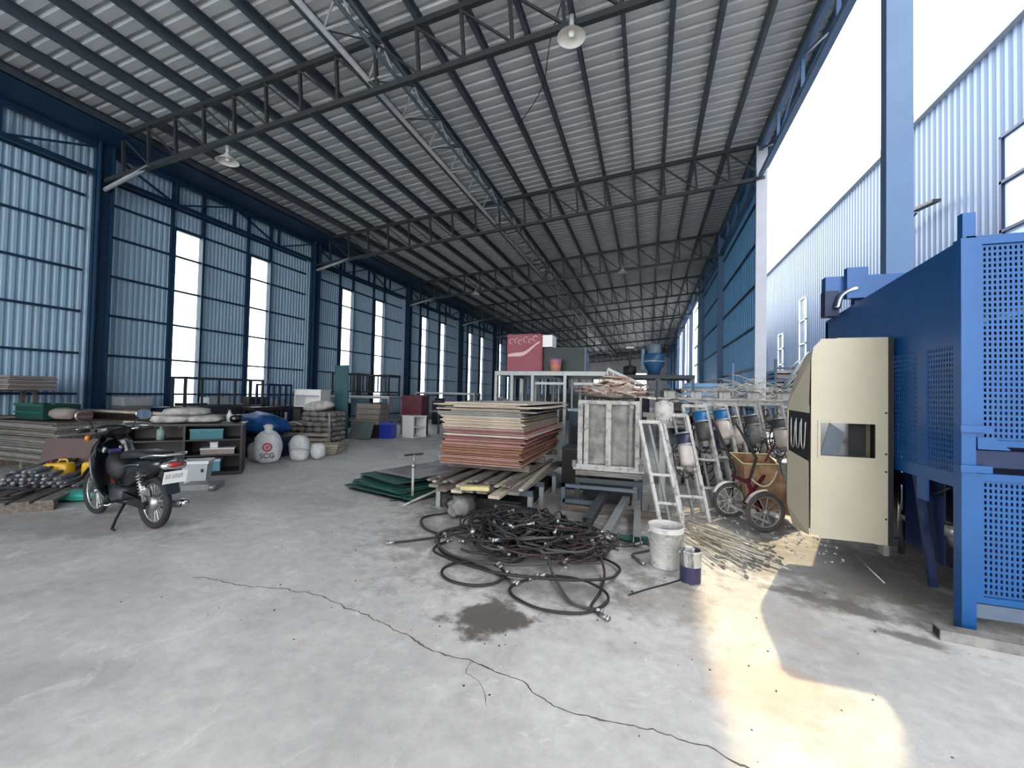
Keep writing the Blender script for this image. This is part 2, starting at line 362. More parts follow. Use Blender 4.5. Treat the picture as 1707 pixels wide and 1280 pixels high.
for a, b in WIN:
    for y in (a - .04, b + .04): MB().bb(-.09, -.01, y - .025, y + .025, 0, zroof(XL)).build('jamb_post', M_NAVY, WL)
MB().bb(0.0, 1.05, -14, 60, 6.60, 6.64).build('eave_shade_plate', M_NAVY, WL)  # navy plate added to mimic the deep shade under the left eave
def hcol(name, label, x, y, h, m, wdt=0.28, dep=0.40, t=0.035, face='x', group=None):
    mb = MB()
    if face == 'box': mb.bb(-wdt / 2, wdt / 2, -dep / 2 - .004, -dep / 2 + .014, 0, h); mb.bb(-wdt / 2 + .018, wdt / 2 - .018, -dep / 2 + .014, dep / 2, 0, h)
    elif face == 'x':   # flanges face +-Y, web along Y ... seen from the side as a broad plate
        mb.bb(-wdt / 2, wdt / 2, -dep / 2, -dep / 2 + t, 0, h); mb.bb(-wdt / 2, wdt / 2, dep / 2 - t, dep / 2, 0, h); mb.bb(-t / 2, t / 2, -dep / 2, dep / 2, 0, h)
    else:
        mb.bb(-dep / 2, -dep / 2 + t, -wdt / 2, wdt / 2, 0, h); mb.bb(dep / 2 - t, dep / 2, -wdt / 2, wdt / 2, 0, h); mb.bb(-dep / 2, dep / 2, -t / 2, t / 2, 0, h)
    root = thing(name, label, 'column', (x, y, 0), group=group, kind='structure')
    mb.build('column_shaft', m, root); MB().box((0, 0, 0.012), (wdt + 0.15, dep + 0.15, 0.024)).build('base_plate', m, root)
    return root
for k in range(-1, 10):
    c = Y0 + BAY * k
    hcol('steel_column', 'dark blue steel column against the left wall, %s from the near end' % ordw(k + 2), XL + 0.22, c, zroof(XL) - 0.02, M_NAVY, 0.22, 0.26, 0.025, 'x', 'steel columns of the left wall')
    if k >= 0: hcol('steel_column', 'pale blue steel column along the open right side, %s from the near end' % ordw(k + 1), XR - 0.19, c + 0.05, zroof(XR) - 0.05, M_COLB if k != 1 else M_COLW, 0.245, 0.16, 0.02, 'box', 'steel columns of the right side')

# --- right wall, blue sheet cladding from the second column on
WR = thing('wall_right', 'blue ribbed sheet wall beyond the second column on the right', 'wall', (XR - 0.07, 0, 0), kind='structure')
ME_B = corr('blue_cladding_sheet', 1.0, 1.0, 0.25, 0.04, M_SHEETB)
ys = [12.0 + 0.98 * i for i in range(15)]
for a in ys: put('cladding_sheet', ME_B, WR, (0, a + 0.97, 0), rot=(0, 0, pi), sc=(1, 0.97, zroof(XR) + 0.1))
for a in [41.9 + 0.98 * i for i in range(18)]: put('cladding_sheet', ME_B, WR, (0, a + 0.97, 0), rot=(0, 0, pi), sc=(1, 0.97, zroof(XR) + 0.1))
for k in (1, 2, 3, 6, 7, 8):
    for z in (1.2, 2.3, 3.4, 4.5, 5.6, 6.7): put('girt', gme, WR, (-0.06, Y0 + BAY * k + 0.3, z), sc=(1, 5.6 if k != 3 else 4.0, 1.3))
for y in (32.0, 38.0): MB().bb(-0.2, -0.1, y - 0.07, y + 0.07, 0, 7.6).build('wall_post', M_COLW, WR)

# --- far end wall with bright door openings
WB = thing('wall_back', 'pale distant end wall of the hall with bright openings', 'wall', (0, 59.85, 0), kind='structure')
ME_F = corr('end_cladding_sheet', 1.0, 1.0, 0.25, 0.04, mat('pale_end_sheet', (0.62, 0.58, 0.58), 0.6, scale=1, var=0.1))
x = XL
while x < XR:
    hole = (-7.6 < x < -6.2) or (-2.6 < x < -1.0)
    put('cladding_sheet', ME_F, WB, (x, 0, 4.6 if hole else 0), rot=(0, 0, -pi / 2), sc=(1, 1, zroof(x) + 0.30 - (4.6 if hole else 0))); x += 1.0
for z in (2.3, 4.6): MB().bb(XL, XR, -0.12, -0.05, z, z + 0.1).build('girt', M_GALV, WB)

# --- roof: trusses, purlins, sheets
PAN = 0.775
TR0 = None
def make_truss():
    r = thing('roof_truss', '', 'truss', (XR, Y0, zroof(XR)), (0, SANG, 0), 'roof trusses across the hall', 'structure')
    Ln = 14.1; D = 0.86
    MB().bb(-Ln, -0.2, -0.04, 0.04, -0.09, 0.0).build('top_chord', M_TRUSS, r)
    MB().bb(-Ln, -0.2, -0.04, 0.04, -D - 0.09, -D).build('bottom_chord', M_TRUSS, r)
    v = MB().bb(-0.025, 0.025, -0.025, 0.025, -D, -0.09).build('web_post', M_TRUSS, r, loc=(-0.2, 0, 0))
    d = MB().bar((-PAN, 0, -0.1), (0, 0, -D), 0.035).build('web_diagonal', M_TRUSS, r, loc=(-0.2, 0, 0))
    for i in range(1, 18):
        v2 = clone(v, r, (-0.2 - PAN * i, 0, 0))
        if i < 17: clone(d, r, (-0.2 - PAN * i, 0, 0))
    MB().cyl((-Ln + 1.5, 0, -D - 0.03), (-Ln + 0.12, 0, -D - 0.22), 0.045, 8).build('end_stay', M_PIPE, r)
    return r
TR0 = make_truss()
for k in range(-1, 10):
    t = TR0 if k == 0 else clone(TR0, None, (XR, Y0 + BAY * k, zroof(XR)))
    t['label'] = 'dark steel lattice truss spanning under the roof, %s from the near end' % ordw(k + 2)
CE = thing('ceiling', 'sloping roof of ribbed galvanised sheets laid on long grey purlins', 'roof', (0, 0, zroof(0)), (0, SANG, 0), kind='structure')
pm = MB(); pm.bb(-0.035, 0.035, 0, 75, 0, 0.006); pm.bb(-0.035, 0.035, 0, 75, 0.184, 0.19); pm.bb(-0.035, -0.028, 0, 75, 0, 0.19); pm.bb(0.028, 0.035, 0, 75, 0.0, 0.03)
p0 = pm.build('purlin', M_PURL, CE, loc=(2.63, -14, 0.005))
for i in range(1, 19): put('purlin', p0.data, CE, (2.63 - PAN * i, -14, 0.005))
rs = MB(); prof = []
for i in range(3):
    y = i * 0.25; prof += [(y, 0), (y + 0.15, 0), (y + 0.175, 0.04), (y + 0.225, 0.04)]
prof.append((0.755, 0))
for y, z in prof: rs.v += [Vector((-14.3, y, z)), Vector((0.25, y, z))]
rs.f = [(2 * i, 2 * i + 1, 2 * i + 3, 2 * i + 2) for i in range(len(prof) - 1)]
r0 = rs.build('roof_sheet', M_ROOF, CE, loc=(2.82, -14, 0.198))
for i in range(1, 100): put('roof_sheet', r0.data, CE, (2.82, -14 + 0.75 * i, 0.198))
# long triangular lattice girder running the length of the hall
LG = thing('lattice_girder', 'long three-chord lattice girder hung under the roof along the hall', 'girder', (0, 0, 0), kind='structure')
xa, xb, xt = -4.45, -3.97, -4.21; zb = 6.60; zt = 7.16
MB().cyl((xa, -10, zb), (xa, 60, zb), 0.045, 10).build('lower_chord', M_PIPE, LG, True)
MB().cyl((xb, -10, zb), (xb, 60, zb), 0.03, 8).build('lower_chord', M_PURL, LG, True)
MB().cyl((xt, -10, zt), (xt, 60, zt), 0.03, 8).build('upper_chord', M_PURL, LG, True)
st = MB().cyl((xa, 0, zb), (xb, 0, zb), 0.018, 6).build('strut', M_PIPE, LG, loc=(0, -0.3, 0))
w1 = MB().cyl((xa, 0, zb), (xt, 0, zt), 0.016, 6).cyl((xb, 0, zb), (xt, 0, zt), 0.016, 6).build('web_post', M_PIPE, LG, loc=(0, -0.3, 0))
w2 = MB().cyl((xa, 0, zb), (xt, 1, zt), 0.014, 6).cyl((xb, 0, zb), (xt, 1, zt), 0.014, 6).build('web_diagonal', M_PURL, LG, loc=(0, -0.3, 0))
for i in range(1, 60):
    for q in (st, w1, w2): put(q.name.split('.')[0], q.data, LG, (0, -0.3 + i, 0))
# edge trusses at both eaves
def edge(x, z0, z1, label, m, dx):
    e = thing('eave_truss', label, 'truss', (x, 0, 0), kind='structure')
    MB().bb(-0.04, 0.04, -10, 60, z0 - 0.05, z0 + 0.05).build('lower_chord', m, e); MB().bb(-0.05, 0.05, -10, 60, z1 - 0.06, z1 + 0.06).build('upper_chord', m, e)
    v = MB().bb(-0.03, 0.03, -0.03, 0.03, z0, z1).build('web_post', m, e, loc=(0, -6.3, 0)); d = MB().bar((0, 0, z1), (0, 1.5, z0), 0.04).build('web_diagonal', m, e, loc=(0, -6.3, 0))
    d2 = MB().bar((0, 1.5, z0), (0, 3.0, z1), 0.04).build('web_diagonal', m, e, loc=(0, -6.3, 0))
    for i in range(1, 44): put('web_post', v.data, e, (0, -6.3 + 1.5 * i, 0))
    for i in range(1, 22):
        put('web_diagonal', d.data, e, (0, -6.3 + 3 * i, 0)); put('web_diagonal', d2.data, e, (0, -6.3 + 3 * i, 0))
    return e
edge(XL + 0.15, 5.97, 6.56, 'dark blue lattice edge truss under the left eave', M_NAVY, 0)
edge(XR - 0.22, 7.05, 7.72, 'blue lattice edge truss under the open right eave', M_COLB, 0)
MB().bb(XR + 0.1, XR + 0.3, -10, 60, zroof(XR) + 0.02, zroof(XR) + 0.3).build('gutter', M_COLB, CE, loc=(0, 0, 0))
bpy.data.objects['gutter'].parent = None; tag(bpy.data.objects['gutter'], 'blue gutter along the right eave', 'gutter', kind='structure')

# --- neighbouring building
NB = thing('neighbour_building', 'long pale blue-white ribbed sheet building across the yard', 'building', (8.0, 0, 0), kind=None)
ME_N = corr('neighbour_sheet', 1.0, 1.0, 0.25, 0.05, M_SHEETW)
NW = [(11.5, 13.0, 4.2, 7.85), (13.9, 14.6, 2.0, 5.2), (26.5, 27.4, 3.0, 7.0), (29.6, 30.3, 2.5, 5.6), (34.5, 35.6, 2.4, 5.2), (39.5, 40.6, 2.2, 5.0)]
y = -6.0
while y < 84:
    hit = [q for q in NW if q[0] < y + 0.5 < q[1]]
    if hit:
        put('cladding_sheet', ME_N, NB, (0, y + 1, 0), (0, 0, pi), (1, 1, hit[0][2])); put('cladding_sheet', ME_N, NB, (0, y + 1, hit[0][3]), (0, 0, pi), (1, 1, 10.4 - hit[0][3]))
    else: put('cladding_sheet', ME_N, NB, (0, y + 1, 0), (0, 0, pi), (1, 1, 10.4))
    y += 1.0
MB().bb(0.05, 14, -6, 84, 0, 10.2).build('building_core', mat('dim_interior', (0.22, 0.26, 0.30), 0.8), NB)
MB().bb(-0.2, 0.1, -6, 84, 10.25, 10.5).build('roof_flashing', M_PIPE, NB)
MG2 = mat('pale_window_glass', (0.55, 0.68, 0.78), 0.08, scale=1, var=0.1, spec=0.9)
for a, b, z0, z1 in NW:
    a, b = math.ceil(a - 0.5), math.floor(b - 0.5) + 1; b = max(b, a + 1)
    fr = MB(); fr.bb(-0.1, 0.04, a, a + 0.07, z0, z1); fr.bb(-0.1, 0.04, b - 0.07, b, z0, z1)
    for z in (z0, z0 + (z1 - z0) * 0.38, z0 + (z1 - z0) * 0.7, z1): fr.bb(-0.1, 0.04, a, b, z - 0.035, z + 0.035)
    o = fr.build('window_frame', M_MNAVY if z1 > 7.5 else M_BRIGHTW, NB); MB().bb(-0.03, -0.01, a, b, z0, z1).build('pane', MG2, o)
# ================================================================ middle: plywood stack and what carries it
R_ = random.Random(11)
def frame_portal(name, label, x0, x1, y, h, m, loc=(0, 0, 0), group=None, b=0.06):
    t = thing(name, label, 'trestle', (x0, y, 0), group=group); wd = x1 - x0
    MB().bb(0, wd, -b / 2, b / 2, h - b, h).build('crossbeam', M_PURL, t)
    for x in (b / 2, wd - b / 2):
        MB().bb(x - b / 2, x + b / 2, -b / 2, b / 2, 0.008, h - b).build('leg', m, t); MB().bb(x - b, x + b, -b, b, 0, 0.008).build('foot_plate', m, t)
    return t
for i, (y, nm) in enumerate(((4.98, 'nearest the hose pile'), (5.55, 'second behind the hose pile'), (6.35, 'third, half hidden under the boards'), (7.2, 'farthest under the plywood'))):
    frame_portal('steel_trestle', 'low grey steel trestle under the plywood stack, %s' % nm, -2.62, -1.32, y, 0.31, M_GALV, group='trestles under the plywood stack')
def plank(name, label, cat, c, d, rz=0, m=None, group=None, tilt=(0, 0)):
    o = MB().box((0, 0, 0), d).build(name, m or M_WOOD); o.location = c; o.rotation_euler = (tilt[0], tilt[1], rz); return tag(o, label, cat, group)
# planks straight on the trestles
xs = [-2.52, -2.34, -2.17, -2.02, -1.85, -1.64, -1.46]
for i, x in enumerate(xs):
    plank('plank', 'long %s plank on the low trestles under the plywood, %s from the left' % (('grey', 'brown', 'pale')[i % 3], ordw(i + 1)), 'plank',
          (x, 5.95 - 0.08 * (i % 3), 0.328), (0.135, 2.5 + 0.18 * (i % 2), 0.034), R_.uniform(-.03, .03), (M_WOODG, M_WOOD, M_WOODL)[i % 3], 'planks on the trestles')
plank('timber_block', 'short yellowish timber block at the near end of the trestles', 'timber', (-1.93, 4.62, 0.30 + 0.075), (0.34, 0.10, 0.045), 0.2, mat('yellow_timber', (0.55, 0.47, 0.22), 0.8, scale=5, var=0.3), None)
o = blob((0.26, 0.5, 0.22), 3, 0.42, 4).build('crumpled_sheet', M_CONC); o.location = (-2.16, 4.78, 0.0); tag(o, 'crumpled pale plastic sheet at the near end of the trestle planks', 'plastic sheet')
# broken strips lying between planks and plywood
for i in range(16):
    x = -2.62 + 0.075 * i + R_.uniform(-.02, .02); dz = 0.36 + 0.028 * (i % 3)
    plank('wood_strip', 'rough split batten sticking out under the plywood stack, %s from the left' % ordw(i + 1), 'batten', (x, 5.9 + R_.uniform(-.1, .12), dz), (0.055, 2.25, 0.024), R_.uniform(-.06, .06), (M_WOODL, M_WOODG, M_WOOD)[i % 3], 'split battens under the plywood')
for y in (5.55, 6.4, 7.3):
    plank('bearer', 'timber bearer under the plywood, %s' % {5.55: 'front one', 6.4: 'middle one', 7.3: 'rear one'}[y], 'timber', (-2.13, y, 0.48), (1.22, 0.09, 0.09), 0.0, M_WOOD, 'bearers under the plywood')
# the stack, bottom to top
NB_ = 40; z = 0.528
cols = [3, 3, 5, 2, 3, 5, 2, 2, 5, 5, 2, 5, 2, 3, 2, 3, 2, 2, 3, 1, 3, 2, 3, 3, 1, 0, 1, 0, 1, 0, 1, 4, 4, 4, 4, 0, 4, 1, 0, 1]
names = ['tan', 'pale', 'dark red faced', 'pinkish faced', 'grey', 'orange-brown']
for i in range(NB_):
    th = 0.016; gap = 0.0035 + 0.003 * R_.random()
    shift = 0.05 if 20 <= i <= 30 else 0.0
    sx, sy = R_.uniform(-.025, .025), R_.uniform(-.035, .035); rz = R_.uniform(-.018, .018); L_ = 2.30; W_ = 1.16
    if i >= 31: sx -= 0.03; W_ = 1.22; rz *= 1.5
    if i >= 36: sx += R_.uniform(-.02, .10); sy += R_.uniform(-.05, .08); rz = R_.uniform(-.06, .06)
    if 15 <= i <= 20: sx += 0.06
    if i in (34, 37): sx += .16
    mb = MB(); n = 8; warp = R_.uniform(-.006, .008) if i < 36 else R_.uniform(-.012, .014)
    rings = []
    for k in range(n + 1):
        y = -L_ / 2 + L_ * k / n; dz = warp * (1 - (2 * k / n - 1) ** 2); rings.append([(-W_ / 2, y, dz), (W_ / 2, y, dz), (W_ / 2, y, dz + th), (-W_ / 2, y, dz + th)])
    mb.rings(rings); o = mb.build('plywood_board', M_PLY[cols[i]]); o.location = (-2.13 + sx, 6.38 + sy, z); o.rotation_euler = (0, 0, rz)
    pos = 'topmost sheet' if i == NB_ - 1 else '%s sheet from the top' % ordw(NB_ - i)
    tag(o, '%s plywood board, %s of the big stack' % (names[cols[i]], pos), 'board', 'plywood boards in the big stack'); z += th + gap
# green sheets, tarp, prop jack
R_ = random.Random(5)
for i in range(9):
    plank('green_sheet', 'dark green sheet lying on the floor left of the plywood, %s from the bottom' % ordw(i + 1), 'sheet', (-3.42 + R_.uniform(-.10, .10), 6.0 + R_.uniform(-.1, .1), 0.012 + 0.026 * i),
          (1.30 - 0.04 * i, 1.9 - .05 * i, 0.016), -0.35 + R_.uniform(-.09, .09), M_GREEN if i % 3 else M_DARK, 'green sheets on the floor')
mb = MB(); n = 14
for i in range(n + 1):
    for j in range(n + 1):
        x, y = (i / n - .5) * 0.95, (j / n - .5) * 1.5; zz = 0.006 + 0.05 * abs(noise.noise(Vector((x * 3, y * 3, 1)))) + (0.20 * max(0, 1 - ((x - .12) / .35) ** 2) * max(0, (j / n - .45)) * 1.6)
        mb.v.append(Vector((x, y, zz)))
mb.f = [(i * (n + 1) + j, (i + 1) * (n + 1) + j, (i + 1) * (n + 1) + j + 1, i * (n + 1) + j + 1) for i in range(n) for j in range(n)]
o = mb.build('plastic_cover', mat('violet_grey_film', (0.20, 0.17, 0.20), 0.35, scale=4, var=0.4), None, True); o.location = (-3.28, 6.1, 0.25); o.rotation_euler = (0, 0, -0.3)
sol = o.modifiers.new('s', 'SOLIDIFY'); sol.thickness = 0.004; tag(o, 'crumpled grey-violet plastic film over the green sheets', 'plastic cover')
o = blob((0.55, 0.85, 0.17), 9, 0.16).build('cement_bag', M_SACK); o.location = (-3.05, 6.75, 0.47); o.rotation_euler = (0, 0, -0.5); tag(o, 'pale dusty bag slumped on the green sheets', 'bag')
pj = thing('prop_jack', 'short upright steel screw prop standing before the green sheets', 'prop', (-3.10, 5.17, 0))
MB().cyl((0, 0, 0.01), (0.0, 0, 0.46), 0.019, 10).build('outer_tube', M_SPLAT, pj, True); MB().cyl((0, 0, 0.46), (0.01, 0, 0.62), 0.012, 8).build('screw', M_ALU, pj, True)
MB().box((0, 0, 0.005), (0.12, 0.12, 0.01)).build('base_plate', M_SPLAT, pj); MB().cyl((-0.14, 0.0, 0.60), (0.13, 0.03, 0.635), 0.013, 8).build('handle', M_DARK, pj, True)
MB().cyl((0, 0, 0.44), (0, 0, 0.49), 0.032, 10).build('nut', M_ALU, pj, True)
o = MB().box((-3.22, 5.13, 0.075), (0.05, 0.05, 0.15)).build('steel_stub', M_SPLAT); tag(o, 'small pale steel stub beside the screw prop', 'steel offcut')
o = MB().cyl((-3.0, 4.78, 0.018), (-2.62, 6.0, 0.22), 0.016, 8).build('steel_pipe', M_SPLAT, None, True); tag(o, 'thin grey pipe leaning from the floor towards the planks', 'pipe')
o = MB().cyl((-3.32, 4.95, 0.008), (-3.02, 5.12, 0.008), 0.007, 6).build('thin_rod', M_DARK, None, True); tag(o, 'thin dark rod on the floor at the foot of the screw prop', 'rod')

for i in range(7): plank('shade_board', 'added dark board deepening the shade under the plywood trestles, %s from the bottom' % ordw(i + 1), 'board', (-1.98, 6.05, .012 + .024 * i), (1.0, 2.2, .018), R_.uniform(-.02, .02), M_DARK, 'added dark boards under the plywood')  # dark boards added where only shade lies under the trestles
for i, (x, y, h) in enumerate(((-1.13, 6.95, .62), (-1.12, 7.65, .95))):
    t = thing('shade_bin', 'added black bin deepening the shade between plywood stack and mould, %s' % ('front one', 'rear one')[i], 'bin', (x, y, 0), 0, 'added dark bins behind the mould'); MB().bb(-.17, .17, -.28, .28, 0, h).build('body', M_DARK, t); MB().bb(-.18, .18, -.29, .29, h, h + .03).build('rim', M_TRUSS, t)  # dark bins added to fill the shaded gap beside the mould
t = thing('shade_trough', 'low black trough added to deepen the shade under the casting mould', 'trough', (-.5, 6.2, 0)); MB().bb(-.3, .3, -.2, .35, 0, .26).build('body', M_DARK, t); MB().bb(-.32, .32, -.22, .37, .26, .29).build('rim', M_TRUSS, t)  # dark trough added for the black shade below the mould
# ================================================================ concrete mould with scrap on top
cm = thing('casting_mould', 'tall grey cement-caked steel casting mould with three ribs on a dark stand', 'mould', (-0.90, 5.72, 0.53), 0.02)
W_, D_, H_ = 0.80, 0.75, 0.90
MB().bb(0.03, W_ - 0.03, 0.035, 0.05, 0.05, H_ - 0.04).build('face_plate', M_CONC, cm); MB().bb(0.03, W_ - 0.03, D_ - 0.05, D_ - 0.035, 0.05, H_ - 0.04).build('face_plate', M_CONC, cm)
MB().bb(0.03, 0.045, 0.05, D_ - .05, 0.05, H_ - 0.04).bb(W_ - 0.045, W_ - 0.03, 0.05, D_ - .05, 0.05, H_ - 0.04).build('side_plate', M_CONC, cm)
for x, wd in ((0.0, 0.065), (0.085, 0.06), (0.37, 0.07), (0.665, 0.045), (0.745, 0.055)): MB().bb(x, x + wd, -0.035, 0.035, 0.04, H_ - 0.03).build('rib', M_SPLAT if x != 0.665 else M_CONC, cm)
for x in (0.0, W_ - 0.05): MB().bb(x, x + .05, D_ - .05, D_, 0.04, H_ - 0.03).build('rib', M_CONC, cm)
MB().bb(0.0, W_, -0.02, 0.05, H_ - 0.05, H_).bb(0.0, W_, D_ - .05, D_, H_ - 0.05, H_).bb(0, 0.05, 0.05, D_ - .05, H_ - .05, H_).bb(W_ - .05, W_, 0.05, D_ - .05, H_ - .05, H_).build('top_rim', M_SPLAT, cm)
MB().bb(-0.05, W_ + 0.06, -0.06, D_, -0.03, 0.045).build('bottom_flange', M_SPLAT, cm)
for x in (0.05, 0.7): MB().cyl((x, -0.02, H_ - 0.08), (x, -0.11, H_ - .08), 0.03, 8).build('clamp', M_CONC, cm)
for x in (-0.04, W_ + 0.02): MB().cyl((x, -0.05, 0.0), (x, -0.05, 0.09), 0.03, 8).build('lug', M_CONC, cm)
st = thing('mould_stand', 'dark steel stand carrying the casting mould', 'stand', (-0.92, 5.68, 0))
for zc in (0.46, 0.36):
    for y_ in (0, .7): MB().bb(0, 0.86, y_, y_ + 0.07, zc - 0.035, zc + 0.03).build('stand_beam', M_WOODG if zc > .4 else M_TRUSS, st)
for x in (0.0, 0.8):
    for y in (0.0, 0.7): MB().bb(x, x + .06, y, y + .06, 0, 0.325).build('leg', M_TRUSS, st)
MB().bb(-0.12, 0.30, -0.25, -0.20, 0.10, 0.15).bb(-0.14, -0.09, -0.25, -0.20, 0, 0.34).bb(-0.14, 0.8, -0.25, -0.2, 0.30, 0.34).build('front_frame', M_PURL, st)
for i, (x, y, l, z0, rz, c) in enumerate(((-0.56, 5.15, 1.2, 0.16, -0.06, 0.10), (-0.33, 5.0, 1.5, 0.09, -0.10, 0.09), (-0.10, 5.05, 1.3, 0.09, 0.02, 0.075))):
    t = thing('steel_channel', 'grey steel channel poking out from under the mould, %s' % ('left one', 'middle one with a caked end', 'right one, palest')[i], 'steel section', (x, y, z0), (0.05, 0, rz), 'channels under the mould')
    MB().bb(-c / 2, c / 2, -l / 2, l / 2, c * .55, c * .62).bb(-c / 2, -c / 2 + .008, -l / 2, l / 2, -0.02, c * .55).bb(c / 2 - .008, c / 2, -l / 2, l / 2, -0.02, c * .55).build('channel_body', M_GALV if i else M_TRUSS, t)
    if i == 1: b_ = blob((0.15, 0.1, 0.08), 4, 0.35, 5).build('cement_lump', M_SPLAT, t, loc=(0, -l / 2, -0.02))
o = plank('floor_bearer', 'dark timber bearer on the floor under the channels', 'timber', (-0.4, 5.45, 0.04), (1.3, 0.09, 0.08), 0, M_WOOD); plank('floor_bearer', 'short dark bearer under the channel ends', 'timber', (-0.28, 4.55, 0.025), (0.6, 0.07, 0.05), 0.1, M_GREEN)
# scrap heap on the mould
o = blob((.74, .62, .20), 44, .25, 4).build('rubble_heap', M_CARD); o.location = (-.48, 6.1, 1.435); tag(o, 'brown crumbled rubble filling the top of the casting mould', 'rubble')
R_ = random.Random(21)
for i in range(80):
    a, r = R_.uniform(0, 2 * pi), R_.random() ** .6; k = 1 - r
    x, y = -0.44 + cos(a) * r * 0.46, 6.10 + sin(a) * r * 0.36; zz = 1.50 + k * 0.27 + R_.uniform(-.05, .03)
    d = (R_.uniform(.14, .40), R_.uniform(.04, .13), R_.uniform(.01, .03))
    o = plank('wood_offcut', 'splintered %s offcut in the scrap heap on the mould' % ('pinkish', 'pale', 'dark brown', 'pinkish', 'light brown')[i % 5], 'offcut', (x, y, zz), d, R_.uniform(-1, 1), (M_PLY[3], M_PLY[1], M_WOOD, M_PLY[3], M_WOODL)[i % 5], 'offcuts heaped on the casting mould', (R_.uniform(-.25, .25), R_.uniform(-.25, .25)))

# ================================================================ tall steel platform with boxes behind the plywood
tp = thing('steel_platform', 'tall grey box-section steel platform behind the plywood stack', 'platform', (-3.68, 9.9, 0))
TW, TD, TH = 2.75, 2.4, 2.05
for y in (0, TD - .08): MB().bb(0, TW, y, y + .08, TH - .10, TH).build('rail', M_GALV, tp)
for x in (0, TW * .5 - .04, TW - .08): MB().bb(x, x + .08, 0.08, TD - .08, TH - .10, TH).build('cross_rail', M_GALV, tp)
for x in (0.0, 0.42, 0.95, 1.75, TW - .08):
    for y in (0, TD - .08): MB().bb(x, x + .07, y, y + .08, 0, TH - .10).build('post', M_GALV, tp)
for i in range(15): MB().bb(0.12 + 0.18 * i, 0.15 + 0.18 * i, TD / 2 - .02, TD / 2 + .02, 0.3, TH - .12).build('bar', M_GALV if i % 2 else M_PURL, tp)
MB().bb(0.0, TW, TD / 2 - .03, TD / 2 + .03, 0.25, .3).build('rail', M_GALV, tp)
MB().bb(1.05, 1.75, -0.01, 0.06, TH - .32, TH - .26).bb(2.0, 2.6, -0.01, .06, TH - .32, TH - .26).build('inner_frame', M_GALV, tp)
MB().bb(0.02, TW - .02, 0.02, TD - .02, TH, TH + 0.012).build('deck', M_PURL, tp)
rb = thing('drinks_cooler', 'big faded red chest with pale swirl print and white end on the platform', 'cooler', (-3.50, 10.3, 2.065))
MB().bb(0, 0.90, 0, 0.62, 0, 0.96).build('body', M_CRED, rb); 
mb = MB()
pts = []
for k in range(13): t_ = k / 12; pts.append((0.03 + 0.84 * t_, 0.40 + 0.32 * t_ * t_ + 0.02 * sin(t_ * 9)))
mb.rings([[(x, -0.004, z_ - 0.05 * sin(pi * min(1, .12 + i / 12))), (x, -0.004, z_ + .05), (x, -.0005, z_ + .05), (x, -.0005, z_ - .035 * sin(pi * min(1, .12 + i / 12)))] for i, (x, z_) in enumerate(pts)]); mb.build('printed_wave', M_PINK, rb)
mb = MB()
for j, (x0, z0, r) in enumerate(((0.12, 0.78, .06), (.25, .80, .05), (.36, .76, .055), (.50, .82, .06), (.62, .78, .045), (.75, .84, .06))):
    mb.tube([(x0 + r * cos(a_), -0.003, z0 + r * 1.1 * sin(a_)) for a_ in [0.5 + .5 * q for q in range(10)]], 0.010, 5)
mb.build('printed_script', M_PINK, rb)
MB().bb(0.90, 0.93, 0.02, 0.60, 0.02, 0.92).build('end_panel', M_CRED, rb); MB().bb(0.93, 1.18, 0.05, 0.55, 0.63, 0.93).build('white_casing', M_BRIGHTW, rb)
bb_ = thing('black_box', 'open dark green-black sheet box with pale right end on the platform', 'box', (-2.56, 10.45, 2.065))
MB().bb(0, 1.05, 0, 0.03, 0, 0.62).bb(0, 0.03, 0.03, 0.7, 0, 0.62).bb(0.03, 1.05, 0.67, .7, 0, 0.62).build('walls', mat('green_black_paint', (0.012, 0.025, 0.022), 0.5, scale=3, var=0.3), bb_)
MB().prism([(1.05, 0, 0), (1.05, 0.7, 0), (1.05, 0.7, 0.40), (1.05, 0, 0.62)], (0.02, 0, 0)).build('end_panel', M_SHEETW, bb_)
pb = thing('paint_bucket', 'small orange-pink bucket with a violet lid before the black box', 'bucket', (-2.18, 10.15, 2.065))
MB().lathe([(0, 0), (.125, 0), (.15, .28), (.15, .29)], 20).build('pail', mat('orange_pink_plastic', (0.62, 0.27, 0.17), 0.5, scale=3, var=0.15), pb, True); MB().lathe([(.158, .27), (.158, .31), (0, .315)], 20).build('lid', mat('violet_plastic', (0.18, 0.10, 0.24), 0.5), pb, True)
MB().lathe([(.1425, .16), (.154, .27)], 20).build('label_band', mat('dull_rose', (0.45, 0.15, 0.17), 0.5), pb, True)
# dark tank below
tk = thing('steel_tank', 'dark blue-grey square tank under the right end of the platform', 'tank', (-1.6, 8.9, 0)); MB().bb(0, .55, 0, .6, 0.12, 1.15).build('body', mat('slate_blue_steel', (.03, .055, .09), .5), tk); MB().bb(-.03, .58, -.03, .63, 1.15, 1.2).build('rim', M_PIPE, tk)
for x in (0.03, .47):
    for y in (.03, .52): MB().bb(x, x + .05, y, y + .05, 0, .12).build('leg', M_PURL, tk)
MB().bb(0.03, .52, -.015, 0, .8, .83).bb(.03, .52, -.015, 0, .45, .48).build('stiffener', M_PURL, tk)
# ladder-like white trestle right of platform
lt = thing('sloping_frame', 'pale steel frame sloping down to the right of the platform', 'frame', (-0.88, 9.7, 0))
MB().bar((0, 0, 2.1), (0.75, 0, 1.75), 0.06).bar((0, .7, 2.1), (.75, .7, 1.75), .06).build('sloping_rail', M_GALV, lt)
for x, h in ((0.0, 2.07), (.12, 2.0), (.25, 1.94), (.72, 1.74)):
    for y in (0, .7): MB().bb(x - .02, x + .02, y - .02, y + .02, 0, h).build('post', M_GALV, lt)

